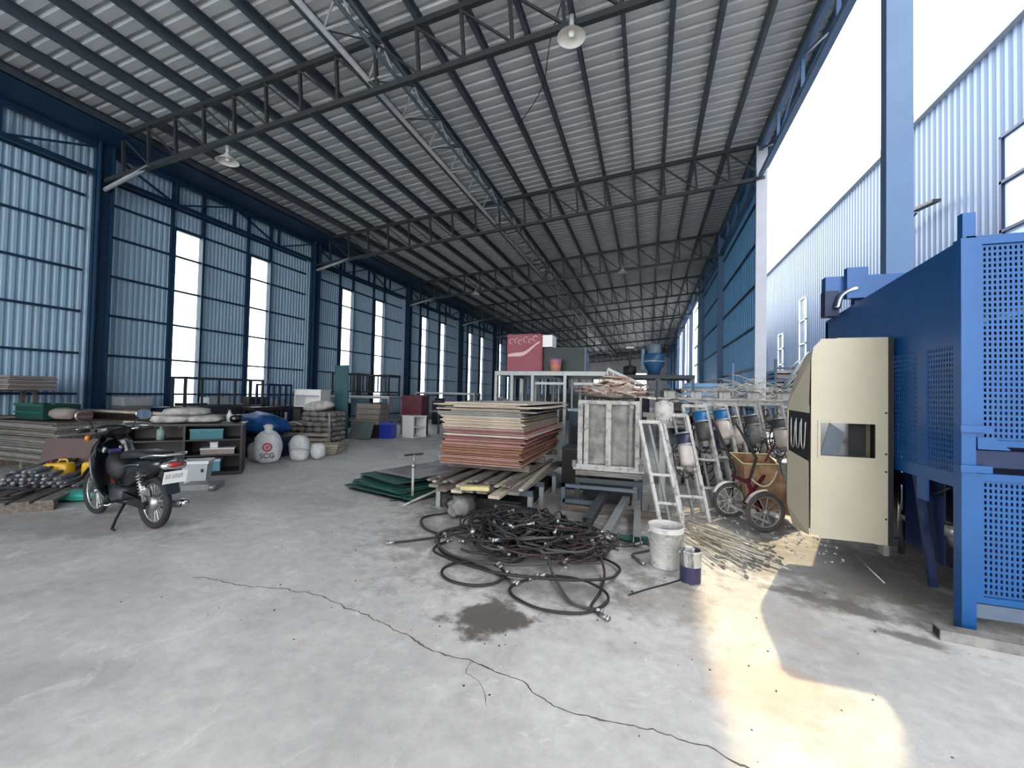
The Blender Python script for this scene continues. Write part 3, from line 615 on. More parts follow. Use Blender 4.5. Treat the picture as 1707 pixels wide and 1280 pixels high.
# ================================================================ second platform far back with blue mixer
fp = thing('far_platform', 'dark flat steel platform in the middle distance carrying the blue mixer', 'platform', (-0.75, 12.9, 0))
MB().bb(0, 2.0, 0, 1.6, 2.02, 2.13).build('deck', M_TRUSS, fp)
for x in (0.02, 1.0, 1.92):
    for y in (0.0, 1.52): MB().bb(x, x + .07, y, y + .07, 0, 2.02).build('post', M_PURL, fp)
MB().bar((0.05, 0.02, 1.3), (1.0, .02, 2.0), .04).bar((1.9, .02, 1.3), (1.05, .02, 2.0), .04).build('brace', M_PURL, fp)
dr = thing('blue_hopper', 'blue cone-bottomed drum with grey cap on the far platform', 'hopper', (0.15, 13.3, 2.14))
MB().lathe([(.0, 0), (.16, 0), (.18, .12), (.30, .32), (.30, .62), (.17, .66)], 20).build('drum', mat('mid_blue_enamel', (.02, .085, .19), .35, scale=3, var=.2), dr, True)
MB().lathe([(.20, .64), (.20, .90), (.15, .92), (0, .92)], 16).build('cap', mat('slate_cap', (.12, .17, .22), .5), dr, True); MB().torus((0, 0, .40), .305, .018).build('hoop', M_PIPE, dr, True)
MB().bb(-.36, -.27, -.06, .06, .15, .78).build('motor_bracket', mat('teal_blue_paint', (.03, .14, .22), .4), dr)
fn = thing('mixer_post', 'thin dark post with a motor at its foot left of the blue hopper', 'mixer', (-0.55, 13.3, 2.13)); MB().cyl((0, 0, 0.2), (0, 0, .85), .03, 8).build('shaft', M_TRUSS, fn); MB().lathe([(0, 0), (.18, 0), (.20, .1), (.19, .26), (.06, .30), (0, .3)], 14).build('motor', M_DARK, fn, True); MB().bb(-.12, .12, -.03, .03, .82, .87).build('top_arm', M_GALV, fn)
# ================================================================ left side, front to back
R_ = random.Random(3)
pl = thing('low_pallet', 'low dark timber pallet under the steel bars at the left edge', 'pallet', (-7.75, 3.35, 0), 2.35)
for i in range(6): MB().bb(-0.95, 0.95, -0.58 + .2 * i, -0.42 + .2 * i, 0.10, 0.125).build('deck_board', M_WOOD if i % 2 else M_WOODG, pl)
for x in (-.88, 0, .88): MB().bb(x - .05, x + .05, -.58, .58, 0, 0.10).build('bearer', M_WOOD, pl)
for r in range(5):
    for i in range(13 - 2 * r):
        a = Vector((-8.80 + 0.066 * i + 0.066 * r + R_.uniform(-.01, .01), 3.25 + .052 * i * .6 + R_.uniform(-.04, .04), 0.155 + 0.052 * r))
        jx, jy = R_.uniform(-.12, .12), R_.uniform(-.12, .12); o = MB().cyl((0, 0, 0), (-1.1 + jx, 1.15 + jy, R_.uniform(-.02, .02)), R_.uniform(.019, .026), 8).build('cut_pipe', (M_PURL, M_GALV, M_CONC)[(i + 2 * r) % 3], None, True, loc=a + Vector((0.85, -.1, 0)))
        tag(o, 'cut grey pipe in the pallet bundle, %s layer, %s from the left' % (ordw(r + 1), ordw(i + 1)), 'pipe', 'bundle of cut pipes at the left edge')
o = MB().tube([(-7.35 + .34 * cos(a) , 2.95 + .22 * sin(a), 0.165 + .012 * sin(3 * a) + .010 * k) for k in range(3) for a in [2 * pi * q / 18 for q in range(18)]], 0.014, 6).build('coiled_hose', M_DARK, None, True); tag(o, 'coil of black hose on the near corner of the low pallet', 'hose')
o = MB().box((-8.30, 4.02, 0.42), (0.85, 0.03, 0.5), (radians(-12), 0, 0.35)).build('brown_board', mat('maroon_brown_board', (.10, .065, .06), .7), None); tag(o, 'brown board standing behind the yellow cans', 'board')
def jerry(x, y, z, rz, lab):
    t = thing('jerrycan', lab, 'can', (x, y, z), rz, 'yellow plastic cans')
    mb = MB(); rg = []
    for zz, k in ((0, .9), (.015, 1), (.22, 1), (.26, .93), (.275, .8)):
        rg.append([(cos(a) ** 1 * 0 + (.15 * k) * (abs(cos(a)) ** .4) * (1 if cos(a) > 0 else -1), (.10 * k) * (abs(sin(a)) ** .4) * (1 if sin(a) > 0 else -1), zz) for a in [2 * pi * (q + .5) / 20 for q in range(20)]])
    mb.rings(rg); mb.build('body', M_YEL, t, True)
    MB().tube([(-.02, 0, .27), (0.0, 0, .32), (.08, 0, .32), (.10, 0, .27)], .012, 6).build('handle', M_YEL, t, True); MB().cyl((-.09, 0, .27), (-.09, 0, .31), .028, 12).build('cap', M_MAROON, t, True)
    for x_ in (-.05, .05): MB().bb(x_ - .006, x_ + .006, -.106, -.098, .03, .23).build('moulded_rib', M_YEL, t)
jerry(-7.72, 3.62, 0.135, 0.5, 'yellow plastic can with open neck at the left of two'); jerry(-7.42, 3.88, 0.135, 0.4, 'yellow plastic can just left of the motorcycle')
tr_ = MB().box((-7.55, 3.72, 0.129), (0.95, 0.34, 0.008), (0, 0, .65)).build('red_mat', mat('red_mat', (.35, .05, .04), .7)); tag(tr_, 'thin red mat under the yellow cans', 'mat')
o = blob((0.62, 0.32, 0.13), 6, .25).build('teal_bag', M_TEAL); o.location = (-6.95, 3.50, 0); o.rotation_euler = (0, 0, .6); tag(o, 'teal plastic bag on the floor before the front wheel', 'bag')
# big board stack at far left
for i in range(22):
    th = .026; o = plank('old_board', 'old grey-brown shuttering board in the left edge stack, %s from the bottom' % ordw(i + 1), 'board', (-10.25 + R_.uniform(-.03, .03), 4.75 + R_.uniform(-.04, .04), 0.16 + .032 * i), (1.95, .95, th), R_.uniform(-.02, .02),
                         (M_WOODG, M_WOOD, M_WOODG, M_PLY[4])[i % 4], 'old boards stacked at the left edge')
for x in (-11.0, -10.2, -9.5): plank('bearer', 'timber bearer under the left edge board stack, %s' % {-11.0: 'outermost', -10.2: 'middle', -9.5: 'nearest the motorcycle'}[x], 'timber', (x, 4.75, .07), (.1, .95, .14), 0, M_WOOD, 'bearers under the left stack')
for i in range(7): plank('light_panel', 'light grey panel lying above the dark boards at the left edge, %s from the bottom' % ordw(i + 1), 'panel', (-10.72 + .03 * (i % 3), 4.4, 1.40 + .035 * i), (.95, .6, .03), R_.uniform(-.02, .02), M_WOODG if i % 2 else M_CARD, 'light panels at the left edge')
o = thing('stool_crate', 'grey crate holding up the light panels at the left edge', 'crate', (-10.72, 4.4, .88)); MB().bb(-.42, .02, -.28, .28, .0, .03).bb(-.42, .02, -.28, .28, .47, .5).build('crate_boards', M_WOODG, o)
for x in (-.41, -.04):
    for y in (-.27, .22): MB().bb(x, x + .05, y, y + .05, .03, .47).build('corner_post', M_WOOD, o)
cr = thing('green_crate', 'dark green plastic crate on the left edge board stack', 'crate', (-10.2, 4.6, .88)); MB().bb(-.4, .4, -.25, .25, 0, .02).bb(-.4, -.38, -.25, .25, .02, .26).bb(.38, .4, -.25, .25, .02, .26).bb(-.38, .38, -.25, -.23, .02, .26).bb(-.38, .38, .23, .25, .02, .26).build('walls', mat('green_plastic', (.005, .04, .03), .5), cr); MB().bb(-.42, .42, -.27, -.25, .22, .27).bb(-.42, .42, -.27, -.25, .1, .13).build('rim', mat('green_plastic_rim', (.012, .09, .06), .5), cr)
o = blob((.5, .34, .2), 12, .2).build('grey_sack', M_CARD); o.location = (-9.6, 4.55, .88); tag(o, 'grey lumpy sack on the right end of the left edge stack', 'sack')
# timber pile behind the motorcycle
for y in (5.35, 6.3):
    for x in (-10.6, -8.3): plank('bearer', 'upright-set bearer block under the long timber pile (%s)' % {(5.35, -10.6): 'near left', (5.35, -8.3): 'near right', (6.3, -10.6): 'rear left', (6.3, -8.3): 'rear right'}[(y, x)], 'timber', (x, y, .14), (.16, .22, .28), 0, M_WOOD, 'bearers under the long timbers')
k = 0
for lay in range(7):
    for j in range(5):
        k += 1; L_ = 2.7 + R_.uniform(-.2, .55); x = -9.45 + R_.uniform(-.2, .2) + (.25 if lay > 4 else 0); g = lay * .098
        plank('long_timber', 'long timber behind the motorcycle, %s layer, %s row from the front' % (ordw(lay + 1), ordw(j + 1)), 'timber', (x, 5.28 + .245 * j + R_.uniform(-.02, .02), .32 + g), (L_, R_.uniform(.12, .2), .06 if lay % 2 else .075), R_.uniform(-.035, .035),
              (M_WOODG, M_WOOD, M_WOOD, M_WOODL, M_DWOOD)[(k * 3 + lay) % 5], 'long timbers piled behind the motorcycle')
plank('long_timber', 'long pale plank lying on top of the timber pile', 'plank', (-8.95, 5.28, 1.0), (3.1, .14, .04), .03, M_WOODL, 'long timbers piled behind the motorcycle')
# pale rolls/parcels on the pile
for i, (x, y, z_, sx, sy, sz, rz) in enumerate(((-9.95, 5.0, .90, .3, .28, .16, .2), (-9.5, 5.12, .62, .42, .3, .15, -.1))):
    pass
# dark desk-shelf
sh = thing('shelf_unit', 'dark varnished open shelf unit standing on the floor beyond the motorcycle', 'shelf', (-6.70, 5.52, 0), 0.78)
L_, D_, H_ = 1.62, .55, .88; t_ = .03
MB().bb(-L_ - .04, .03, -.03, D_, H_ - .035, H_).build('top', M_DWOOD, sh)
for x in (-L_, -.83, -t_): MB().bb(x, x + t_, 0, D_, 0, H_ - .035).build('side_panel', M_DWOOD, sh)
MB().bb(-L_, 0, D_ - .015, D_, 0.02, H_ - .035).build('back_panel', M_DWOOD, sh)
for z_ in (.05, .34, .60):
    MB().bb(-.80, -t_, 0.01, D_ - .02, z_ - .012, z_ + .012).build('shelf', M_DWOOD, sh)
    if z_ != .34: MB().bb(-L_ + t_, -.83, 0.01, D_ - .02, z_ - .012, z_ + .012).build('shelf', M_DWOOD, sh)
MB().bb(-.80, -t_, 0.0, .02, .0, .04).build('plinth', M_DWOOD, sh)
def on(sh_, lx, ly, lz):
    a = sh_.rotation_euler[2]; return (sh_.location.x + lx * cos(a) - ly * sin(a), sh_.location.y + lx * sin(a) + ly * cos(a), sh_.location.z + lz)
def boxthing(name, lab, cat, loc, d, m, rz=0, group=None, lid=None):
    t = thing(name, lab, cat, loc, rz, group); mb = MB().bb(-d[0] / 2, d[0] / 2, -d[1] / 2, d[1] / 2, 0, d[2]); mb.build('body', m, t)
    if lid: MB().bb(-d[0] / 2 - .008, d[0] / 2 + .008, -d[1] / 2 - .008, d[1] / 2 + .008, d[2] * .86, d[2] + .004).build('lid', lid, t)
    return t
boxthing('teal_case', 'teal-blue tool case on the upper shelf of the dark unit', 'case', on(sh, -.52, .22, .613), (.46, .32, .17), mat('teal_case_plastic', (.015, .12, .14), .4), .78, lid=mat('teal_case_lid', (.02, .18, .22), .4))
boxthing('grey_carton', 'long pale grey carton on the middle shelf of the dark unit', 'carton', on(sh, -.36, .2, .353), (.48, .28, .10), M_CARD, .78, lid=M_WHITE)
boxthing('small_box', 'small white box standing on the long grey carton', 'box', on(sh, -.42, .16, .459), (.11, .11, .10), M_WHITE, .78, lid=M_GALV)
boxthing('blue_tub', 'pale blue tub on the lowest shelf of the dark unit', 'tub', on(sh, -.45, .2, .063), (.26, .26, .2), mat('pale_blue_tub', (.12, .32, .42), .4), .78, lid=M_WHITE)
t = thing('spray_bottle', 'grey-green upright canister on the shelf left of the divider', 'canister', on(sh, -1.15, .15, .613)); MB().lathe([(0, 0), (.06, 0), (.06, .16), (.02, .19)], 12).build('body', mat('grey_green', (.2, .3, .28), .5), t, True); MB().cyl((0, 0, .18), (0, 0, .215), .02, 8).build('cap', M_WHITE, t)
for i, (lx, ly, lz, sx, sy, sz, sd) in enumerate(((-1.02, .28, .88, .62, .5, .15, 1), (-.60, .30, .88, .55, .48, .14, 2), (-.84, .30, 1.0, .66, .46, .15, 5))):
    o = blob((sx, sy, sz), sd, .10, flat=.1).build('cement_sack', M_SACK); o.location = on(sh, lx, ly, lz); o.rotation_euler = (0, 0, .6 + .3 * i)
    tag(o, ('pale dusty sack lying at the left on top of the dark shelf unit', 'pale dusty sack lying at the right on top of the dark shelf unit', 'pale dusty sack on top of the two others on the shelf unit')[i], 'sack', 'sacks on the shelf unit')
o = blob((.16, .2, .14), 4, .1).build('black_helmet', M_BLACK); o.location = on(sh, -.12, .2, .88); tag(o, 'small black round case on the right end of the dark unit', 'case')
t = thing('milk_bottle', 'small white bottle standing on the back of the dark shelf unit', 'bottle', on(sh, -.25, .42, .881)); MB().lathe([(0, 0), (.045, 0), (.05, .05), (.045, .13), (.02, .17), (.02, .19)], 12).build('body', M_WHITE, t, True); MB().cyl((0, 0, .188), (0, 0, .21), .022, 8).build('cap', M_GALV, t)
# white box beside motorcycle
wb = thing('white_tub', 'white square plastic tub standing behind the motorcycle tail', 'tub', (-6.62, 4.72, 0.0), .7)
mb = MB(); mb.rings([[(x * k, y * k, z_) for x, y in ((-1, -1), (1, -1), (1, 1), (-1, 1))] for k, z_ in ((.13, 0), (.165, .33))]); mb.build('body', M_WHITE, wb)
MB().bb(-.18, .18, -.18, .18, .33, .37).build('lid', M_BRIGHTW, wb); MB().bb(.08, .11, -.165, -.15, .2, .25).build('latch', M_DARK, wb)
o = plank('grey_slab', 'flat grey slab on the floor behind the rear wheel', 'slab', (-6.25, 4.55, .04), (.45, .3, .08), .6, M_GALV); o = MB().cyl((-6.0, 4.45, .05), (-5.94, 4.50, .05), .05, 12).build('small_castor', M_ALU, None, True); tag(o, 'small metal castor lying beyond the rear wheel', 'castor')
# sacks on the floor
def sack(x, y, sz, sd, lab, rz=0, m=None, parts=None, grp='white sacks on the floor'):
    t = thing('white_sack', lab, 'sack', (x, y, 0), rz, grp); blob(sz, sd, .10, flat=.08).build('bag', m or M_SACK, t)
    return t
M_BAGW = mat('white_woven_bag', (.66, .67, .66), .6, scale=10, col2=(.50, .50, .50), bump=.3)
sg = sack(-7.22, 6.52, (.50, .34, .66), 7, 'white woven sack with red mark and three grey letters standing on the floor', .75, M_BAGW)
nk = MB().lathe([(.14, .60), (.07, .67), (.10, .75), (.03, .78)], 10).build('tied_neck', M_BAGW, sg, True)
def text(s_, size, m, parent, loc, rot):
    c = bpy.data.curves.new('lettering', 'FONT'); c.body = s_; c.size = size; c.extrude = .004; c.offset = .003; c.align_x = 'CENTER'; c.materials.append(m)
    tmp = bpy.data.objects.new('lettering', c); COL.objects.link(tmp); bpy.context.view_layer.update(); me = bpy.data.meshes.new_from_object(tmp.evaluated_get(bpy.context.evaluated_depsgraph_get())); bpy.data.objects.remove(tmp)
    o = bpy.data.objects.new('lettering', me); COL.objects.link(o); o.parent = parent; o.location = loc; o.rotation_euler = rot; return o
lt_ = text('SCG', .135, mat('dark_grey_print', (.12, .12, .13), .6), sg, (0, -.183, .13), (radians(90), 0, 0))
mb = MB(); mb.torus((0, -.184, .34), .075, .016, (0, 1, 0), 8, 6).build('red_emblem', mat('red_print', (.5, .06, .08), .6), sg)
MB().prism([(-.04, -.19, .35), (0, -.19, .29), (.04, -.19, .35), (0, -.19, .375)], (0, .012, 0)).build('red_emblem', MATS['red_print'], sg)
sack(-7.62, 6.62, (.34, .3, .42), 8, 'pale sack half hidden between shelf unit and lettered sack', .4)
sack(-6.95, 7.05, (.36, .3, .26), 9, 'small white sack lying right of the lettered sack', .2, M_BAGW); sack(-7.2, 7.3, (.42, .34, .52), 10, 'crumpled white plastic sack behind the lettered sack', .5, M_BAGW)
sack(-6.78, 7.38, (.34, .3, .34), 13, 'white sack rightmost of the white sacks', -.3, M_BAGW)
for i in range(4): plank('cream_slab', 'thin cream panel lying beside the white sacks, %s from the bottom' % ordw(i + 1), 'panel', (-7.4 + .04 * i, 8.1, .03 + .055 * i), (1.0 - .08 * i, .62, .045), .35 + .05 * i, M_CREAM if i % 2 else M_WOODL, 'cream panels by the sacks')
o = blob((1.4, .8, .5), 17, .22).build('blue_tarpaulin', M_TARP); o.location = (-8.35, 7.3, .42); tag(o, 'crumpled blue tarpaulin heaped behind the sacks', 'tarpaulin')
boxthing('dark_bin', 'low dark bin under the blue tarpaulin', 'bin', (-8.35, 7.3, 0), (1.4, .8, .42), M_MNAVY, .1, lid=M_TRUSS)
# pallet of stones
ps = thing('stone_pallet', 'pale timber pallet piled with rough stones', 'pallet', (-8.25, 8.95, 0), .22)
for i in range(5): MB().bb(-.62, .62, -.5 + .22 * i, -.36 + .22 * i, .12, .145).build('deck_board', M_WOODL, ps)
for x in (-.56, 0, .56): MB().bb(x - .05, x + .05, -.5, .52, 0.02, .12).build('bearer', M_WOODL, ps)
for z_ in (.2, .32): MB().bb(-.6, .6, -.52, -.49, z_, z_ + .07).build('side_board', M_WOODL, ps)
for x in (-.6, .56): MB().bb(x, x + .045, -.49, -.45, .145, .9).build('corner_stake', M_GALV, ps)
for lay in range(6):
    for i in range(5):
        for j in range(4):
            if lay > 3 and (i < 1 or j < 1): continue
            o = blob((.27, .25, .15), lay * 20 + i * 4 + j, .12, 1.5, 1, 3.5).build('rough_stone', (M_CONC, M_WOODG, M_CARD)[(i + j + lay) % 3]); a = .22; lx, ly = -.46 + .225 * i, -.34 + .23 * j
            o.location = (-8.25 + lx * cos(a) - ly * sin(a), 8.95 + lx * sin(a) + ly * cos(a), .15 + .125 * lay); o.rotation_euler = (0, 0, R_.uniform(0, 3)); tag(o, 'stone on the pallet, %s layer, %s from left, %s row' % (ordw(lay + 1), ordw(i + 1), ordw(j + 1)), 'stone', 'stones piled on the pallet')
o = blob((.8, .3, .26), 31, .12).build('rolled_sack', M_SACK); o.location = (-8.2, 8.95, .93); o.rotation_euler = (0, -.16, .3); tag(o, 'pale rolled sack lying on top of the stones', 'sack')
for k_, (x, y) in enumerate(((-9.2, 8.6), (-9.3, 9.1))):
    for i in range(8): plank('dark_plank', 'dark plank in the %s low pile left of the stones, %s from the bottom' % (('front', 'rear')[k_], ordw(i + 1)), 'plank', (x + R_.uniform(-.05, .05), y, .03 + .06 * i), (1.1, .3, .045), .2 + R_.uniform(-.05, .05), M_DWOOD if i % 2 else M_WOOD, 'dark planks left of the stone pallet')
ub = thing('bent_rod_frame', 'thin white rod frame standing left of the stones', 'frame', (-8.85, 8.35, 0)); MB().tube([(.25, 0, 0), (.0, 0, .62), (-.02, 0, .65), (0.4, 0.05, .66), (.62, .05, .6)], .012, 6).build('rod', M_WHITE, ub, True)
# dark iron tables and racks along the left wall
def rack(name, lab, x, y, rz, L_, D_, z0, z1, m, nb=0, cat='rack', group='racks along the left wall', legs=0.0, top=None):
    t = thing(name, lab, cat, (x, y, 0), rz, group); b = .05
    for z_ in (z0, z1): MB().bb(0, L_, 0, b, z_ - b, z_).bb(0, L_, D_ - b, D_, z_ - b, z_).bb(0, b, b, D_ - b, z_ - b, z_).bb(L_ - b, L_, b, D_ - b, z_ - b, z_).build('rail_frame', m, t)
    for px_ in (0, L_ - b):
        for py_ in (0, D_ - b): MB().bb(px_, px_ + b, py_, py_ + b, legs, z1 - b).build('leg', m, t)
    for i in range(nb):
        xx = L_ * (i + 1) / (nb + 1); MB().bb(xx - .02, xx + .02, 0.01, .04, z0, z1 - b).build('bar', m, t)
    if top: MB().bb(0, L_, 0, D_, z1, z1 + .03).build('top_board', top, t)
    return t
rack('dark_rack', 'dark steel rack below the first strip window', -9.75, 6.6, 1.5, 1.9, .5, 1.05, 1.72, M_TRUSS, 4)
rack('dark_rack', 'dark rack below the second strip window', -9.75, 8.75, 1.5, .75, .5, .9, 1.62, M_MNAVY, 3)
rack('long_table', 'low dark table with clutter behind the blue tarpaulin', -9.05, 7.75, 1.5, .9, .42, .3, 1.0, M_DWOOD, 2, 'table', top=M_DWOOD)
o = boxthing('pale_cabinet', 'pale blue-white open-fronted cabinet before the leaning green board', 'cabinet', (-9.45, 10.0, .98), (.82, .5, .02), M_BRIGHTW, .2)
for a in (((-.41, -.36), (-.25, .25)), ((.36, .41), (-.25, .25)), ((-.36, .36), (.22, .25))): MB().bb(a[0][0], a[0][1], a[1][0], a[1][1], .02, .48).build('side_panel', M_BRIGHTW, o)
MB().bb(-.44, .44, -.28, .28, .48, .51).build('top_board', M_BRIGHTW, o); MB().bb(-.36, .36, -.25, -.23, .34, .48).build('front_rail', M_BRIGHTW, o)
rack('cabinet_table', 'dark table under the pale cabinet', -9.95, 9.65, .2, 1.1, .6, .4, .965, M_DWOOD, 0, 'table')
o = MB().box((-9.03, 10.75, 1.13), (.42, .05, 2.28), (radians(-6), radians(-4), .25)).build('green_board', mat('dark_teal_board', (.01, .07, .09), .5)); tag(o, 'tall dark teal board leaning by the racks', 'board')
rack('black_rack', 'black steel rack on the white bench, left of two', -10.4, 11.85, .10, 1.0, .8, 1.47, 2.08, M_DARK, 6, legs=1.315); rack('black_rack', 'black steel rack on the white bench, right of two', -9.35, 11.95, .10, 1.12, .8, 1.47, 2.04, M_DARK, 7, legs=1.315)
rack('white_bench', 'white-topped long bench under the black racks', -10.55, 11.75, .10, 2.4, 1.0, .5, 1.28, M_GALV, 0, 'bench', top=M_WHITE)
boxthing('maroon_box', 'dark maroon box standing right of the white bench', 'box', (-7.62, 12.75, .553), (.72, .6, .80), M_MAROON, .1, lid=M_MAROON)
boxthing('maroon_plinth', 'dark plinth below the maroon box', 'plinth', (-7.62, 12.75, 0), (.7, .6, .55), M_DWOOD, .1)
for i in range(4): boxthing('flat_carton', 'flat grey-brown carton stacked by the maroon box, %s' % ('bottom one', 'second from the bottom', 'third from the bottom', 'top one')[i], 'carton', (-8.42 + .01 * i, 11.42, .424 + .168 * i), (.8, .5, .16), M_CARD, .1 + .02 * i, 'flat cartons in a stack', lid=M_WOODG)
boxthing('low_table', 'low dark stand under the flat cartons', 'stand', (-8.42, 11.42, 0), (.75, .5, .42), M_DWOOD, .1)
o = MB().box((-8.35, 10.85, .28), (.75, .03, .55), (radians(-25), 0, .1)).build('leaning_sheet', mat('slate_green_panel', (.10, .13, .125), .7)); tag(o, 'slanting slate-grey panel leaning by the blue bin', 'panel')
boxthing('blue_bin', 'royal blue plastic bin beside the white cabinet', 'bin', (-7.85, 11.5, 0), (.42, .36, .50), M_BLUE, .1, lid=mat('blue_lid', (.06, .08, .42), .4))
wc = thing('white_cabinet', 'small white open cabinet with two compartments on the floor', 'cabinet', (-7.65, 12.0, 0), -.35)
MB().bb(0, .55, 0, .03, .0, .68).bb(0, .03, .03, .55, 0, .68).bb(.03, .55, .52, .55, 0, .68).build('side_panel', M_BRIGHTW, wc); MB().bb(-.02, .57, -.02, .57, .68, .71).build('top', M_BRIGHTW, wc)
for z_ in (.04, .36): MB().bb(.03, .55, .03, .52, z_ - .03, z_).build('shelf', M_BRIGHTW, wc)
rack('grey_table', 'grey table with thin white legs behind the plywood stack', -7.1, 13.4, .08, 1.6, .9, .5, 1.03, M_PURL, 0, 'table', top=M_PURL)
rack('far_bench', 'pale long bench heaped with clutter farther along the wall', -9.3, 15.5, .1, 2.6, .9, .7, 1.45, M_GALV, 0, 'bench', top=M_WHITE)
# clutter behind, small crates and machine parts
R_ = random.Random(77)
CL = []
for i in range(34):
    x, y = (-10.66, 5.0 + .57 * i + .1 * (i > 3)) if i < 12 else (-10.3 + 1.05 * ((i - 12) % 4) + R_.uniform(-.1, .1), 17.2 + 2.4 * ((i - 12) // 4) + R_.uniform(-.6, .6))
    CL.append((x, y))
for i, (x, y) in enumerate(CL):
    h = R_.uniform(.95, 1.25) if i < 12 else R_.uniform(.5, 1.25); m_ = (M_TRUSS, M_DWOOD, M_WOODG, M_MNAVY, M_CARD, M_PURL)[i % 6]
    if i % 3 == 0:
        t = thing('storage_drum', 'dark drum in the left wall clutter, %s from the near end' % ordw(i + 1), 'drum', (x, y, 0), 0, 'drums along the left wall'); MB().lathe([(0, 0), (.2, 0), (.21, h * .5), (.2, h), (0, h)], 14).build('body', m_, t, True); MB().torus((0, 0, h), .2, .012).build('rim', M_PIPE, t, True)
    else:
        t = boxthing('storage_crate', 'dark crate in the left wall clutter, %s from the near end' % ordw(i + 1), 'crate', (x, y, 0), (R_.uniform(.35, .4), R_.uniform(.42, .5), h), m_, R_.uniform(-.08, .08), 'crates along the left wall', lid=(M_WOOD, M_TRUSS, M_PIPE)[i % 3])
# far scenery in the hall: machines and crates
for i in range(26):
    x, y = -5.0 + 2.1 * (i % 4) + R_.uniform(-.25, .25), 18.5 + 4.4 * (i // 4) + R_.uniform(-1, 1); h = R_.uniform(.9, 2.1)
    t = boxthing('far_crate', 'distant crate deep in the hall, %s row back, %s from the left' % (ordw(i // 4 + 1), ordw(i % 4 + 1)), 'crate', (x, y, 0), (R_.uniform(.8, 1.6), R_.uniform(.6, 1.2), h), (M_WOODG, M_TRUSS, M_GALV, M_MNAVY, M_CARD)[i % 5], R_.uniform(-.3, .3), 'distant crates in the hall', lid=M_PURL)
M_SPL2 = mat('pale_splashed_steel', (.44, .43, .41), .75, .1, scale=12, col2=(.17, .17, .165), bump=.3, thresh=(.34, .5))
# ================================================================ hose pile
R_ = random.Random(42)
def smooth(pts, n=6, closed=False):
    P = [Vector(p) for p in pts]; out = []; m = len(P)
    for i in range(m if closed else m - 1):
        p0, p1, p2, p3 = (P[(i - 1) % m], P[i], P[(i + 1) % m], P[(i + 2) % m]) if closed else (P[max(i - 1, 0)], P[i], P[i + 1], P[min(i + 2, m - 1)])
        for k in range(n):
            t = k / n; out.append(0.5 * ((2 * p1) + (-p0 + p2) * t + (2 * p0 - 5 * p1 + 4 * p2 - p3) * t * t + (-p0 + 3 * p1 - 3 * p2 + p3) * t ** 3))
    if not closed: out.append(P[-1])
    return out
def hose(lab, pts, r, m, ends=True, group='tangled hoses in the pile'):
    t = thing('rubber_hose', lab, 'hose', tuple(pts[0]), 0, group); o = Vector(pts[0]); q = [Vector(p) - o for p in smooth(pts)]
    MB().tube(q, r, 6).build('hose_tube', m, t, True)
    if ends:
        for a, b in ((q[0], q[1]), (q[-1], q[-2])):
            d = (a - b).normalized(); MB().cyl(a - d * .01, a + d * .05, r * 1.5, 8).cyl(a + d * .05, a + d * .065, r * 2.0, 6).build('coupling', M_ALU, t, True)
    return t
def ringpts(cx, cy, rx, ry, z, a0, sweep, n=14, wob=.03, rot=0, za=.02):
    out = []
    for i in range(n + 1):
        a = a0 + sweep * i / n; x = rx * cos(a) * (1 + R_.uniform(-wob, wob)); y = ry * sin(a) * (1 + R_.uniform(-wob, wob))
        out.append((cx + x * cos(rot) - y * sin(rot), cy + x * sin(rot) + y * cos(rot), max(.014, z + za * sin(a + cx * 9) + .01 * i / n)))
    return out
hose('black hose loop lying nearest the camera at the right of the pile', ringpts(-0.62, 3.12, .36, .26, .016, 2.4, 5.9), .011, M_HOSE)
hose('black hose loop at the left front of the pile', ringpts(-1.35, 3.22, .27, .20, .016, 0.6, 6.4), .012, M_HOSE)
hose('black hose in a wide left-hand sweep at the edge of the pile', [(-1.0, 3.2, .016), (-1.3, 3.35, .016), (-1.8, 3.55, .016), (-2.02, 3.95, .02), (-1.95, 4.15, .03), (-1.5, 4.3, .08), (-1.1, 4.2, .12)], .013, M_HOSE)
hose('black hose bowing out towards the green sheets at the back left', [(-2.0, 3.95, .02), (-2.3, 4.1, .016), (-2.5, 4.45, .016), (-2.2, 4.75, .016), (-1.8, 4.55, .03), (-1.5, 4.3, .08)], .012, M_HOSE)
hose('straight hose end pointing out to the left of the pile', [(-2.36, 3.60, .014), (-2.2, 3.72, .016), (-1.95, 3.92, .03), (-1.7, 4.05, .07)], .011, M_HOSE)
hose('grey hose crossing the front loops diagonally', [(-0.85, 3.75, .12), (-0.75, 3.45, .06), (-0.62, 3.20, .03), (-0.5, 3.02, .018), (-.34, 2.98, .016)], .012, M_HOSEG)
hose('hose end dropping to the right front of the pile', [(-0.45, 3.9, .14), (-0.33, 3.6, .06), (-0.32, 3.3, .016), (-.36, 3.02, .016), (-.28, 2.93, .016)], .011, M_HOSER)
hose('long double loop along the front of the pile', ringpts(-1.05, 3.65, .85, .42, .03, 2.8, 5.2), .012, M_HOSE)
hose('outer left loop of the pile', ringpts(-1.3, 3.95, .72, .55, .05, 1.8, 5.6), .012, M_HOSEG)
hose('hose tail curling right towards the pail', [(-0.35, 4.3, .08), (-.2, 4.4, .02), (0.0, 4.5, .014), (.05, 4.35, .014), (-.12, 4.15, .014), (-.05, 4.0, .014)], .010, M_HOSEG)
hose('thin hose running right under the channel ends', [(-0.4, 4.6, .03), (-.1, 4.45, .014), (.2, 4.7, .014)], .010, M_DARK)
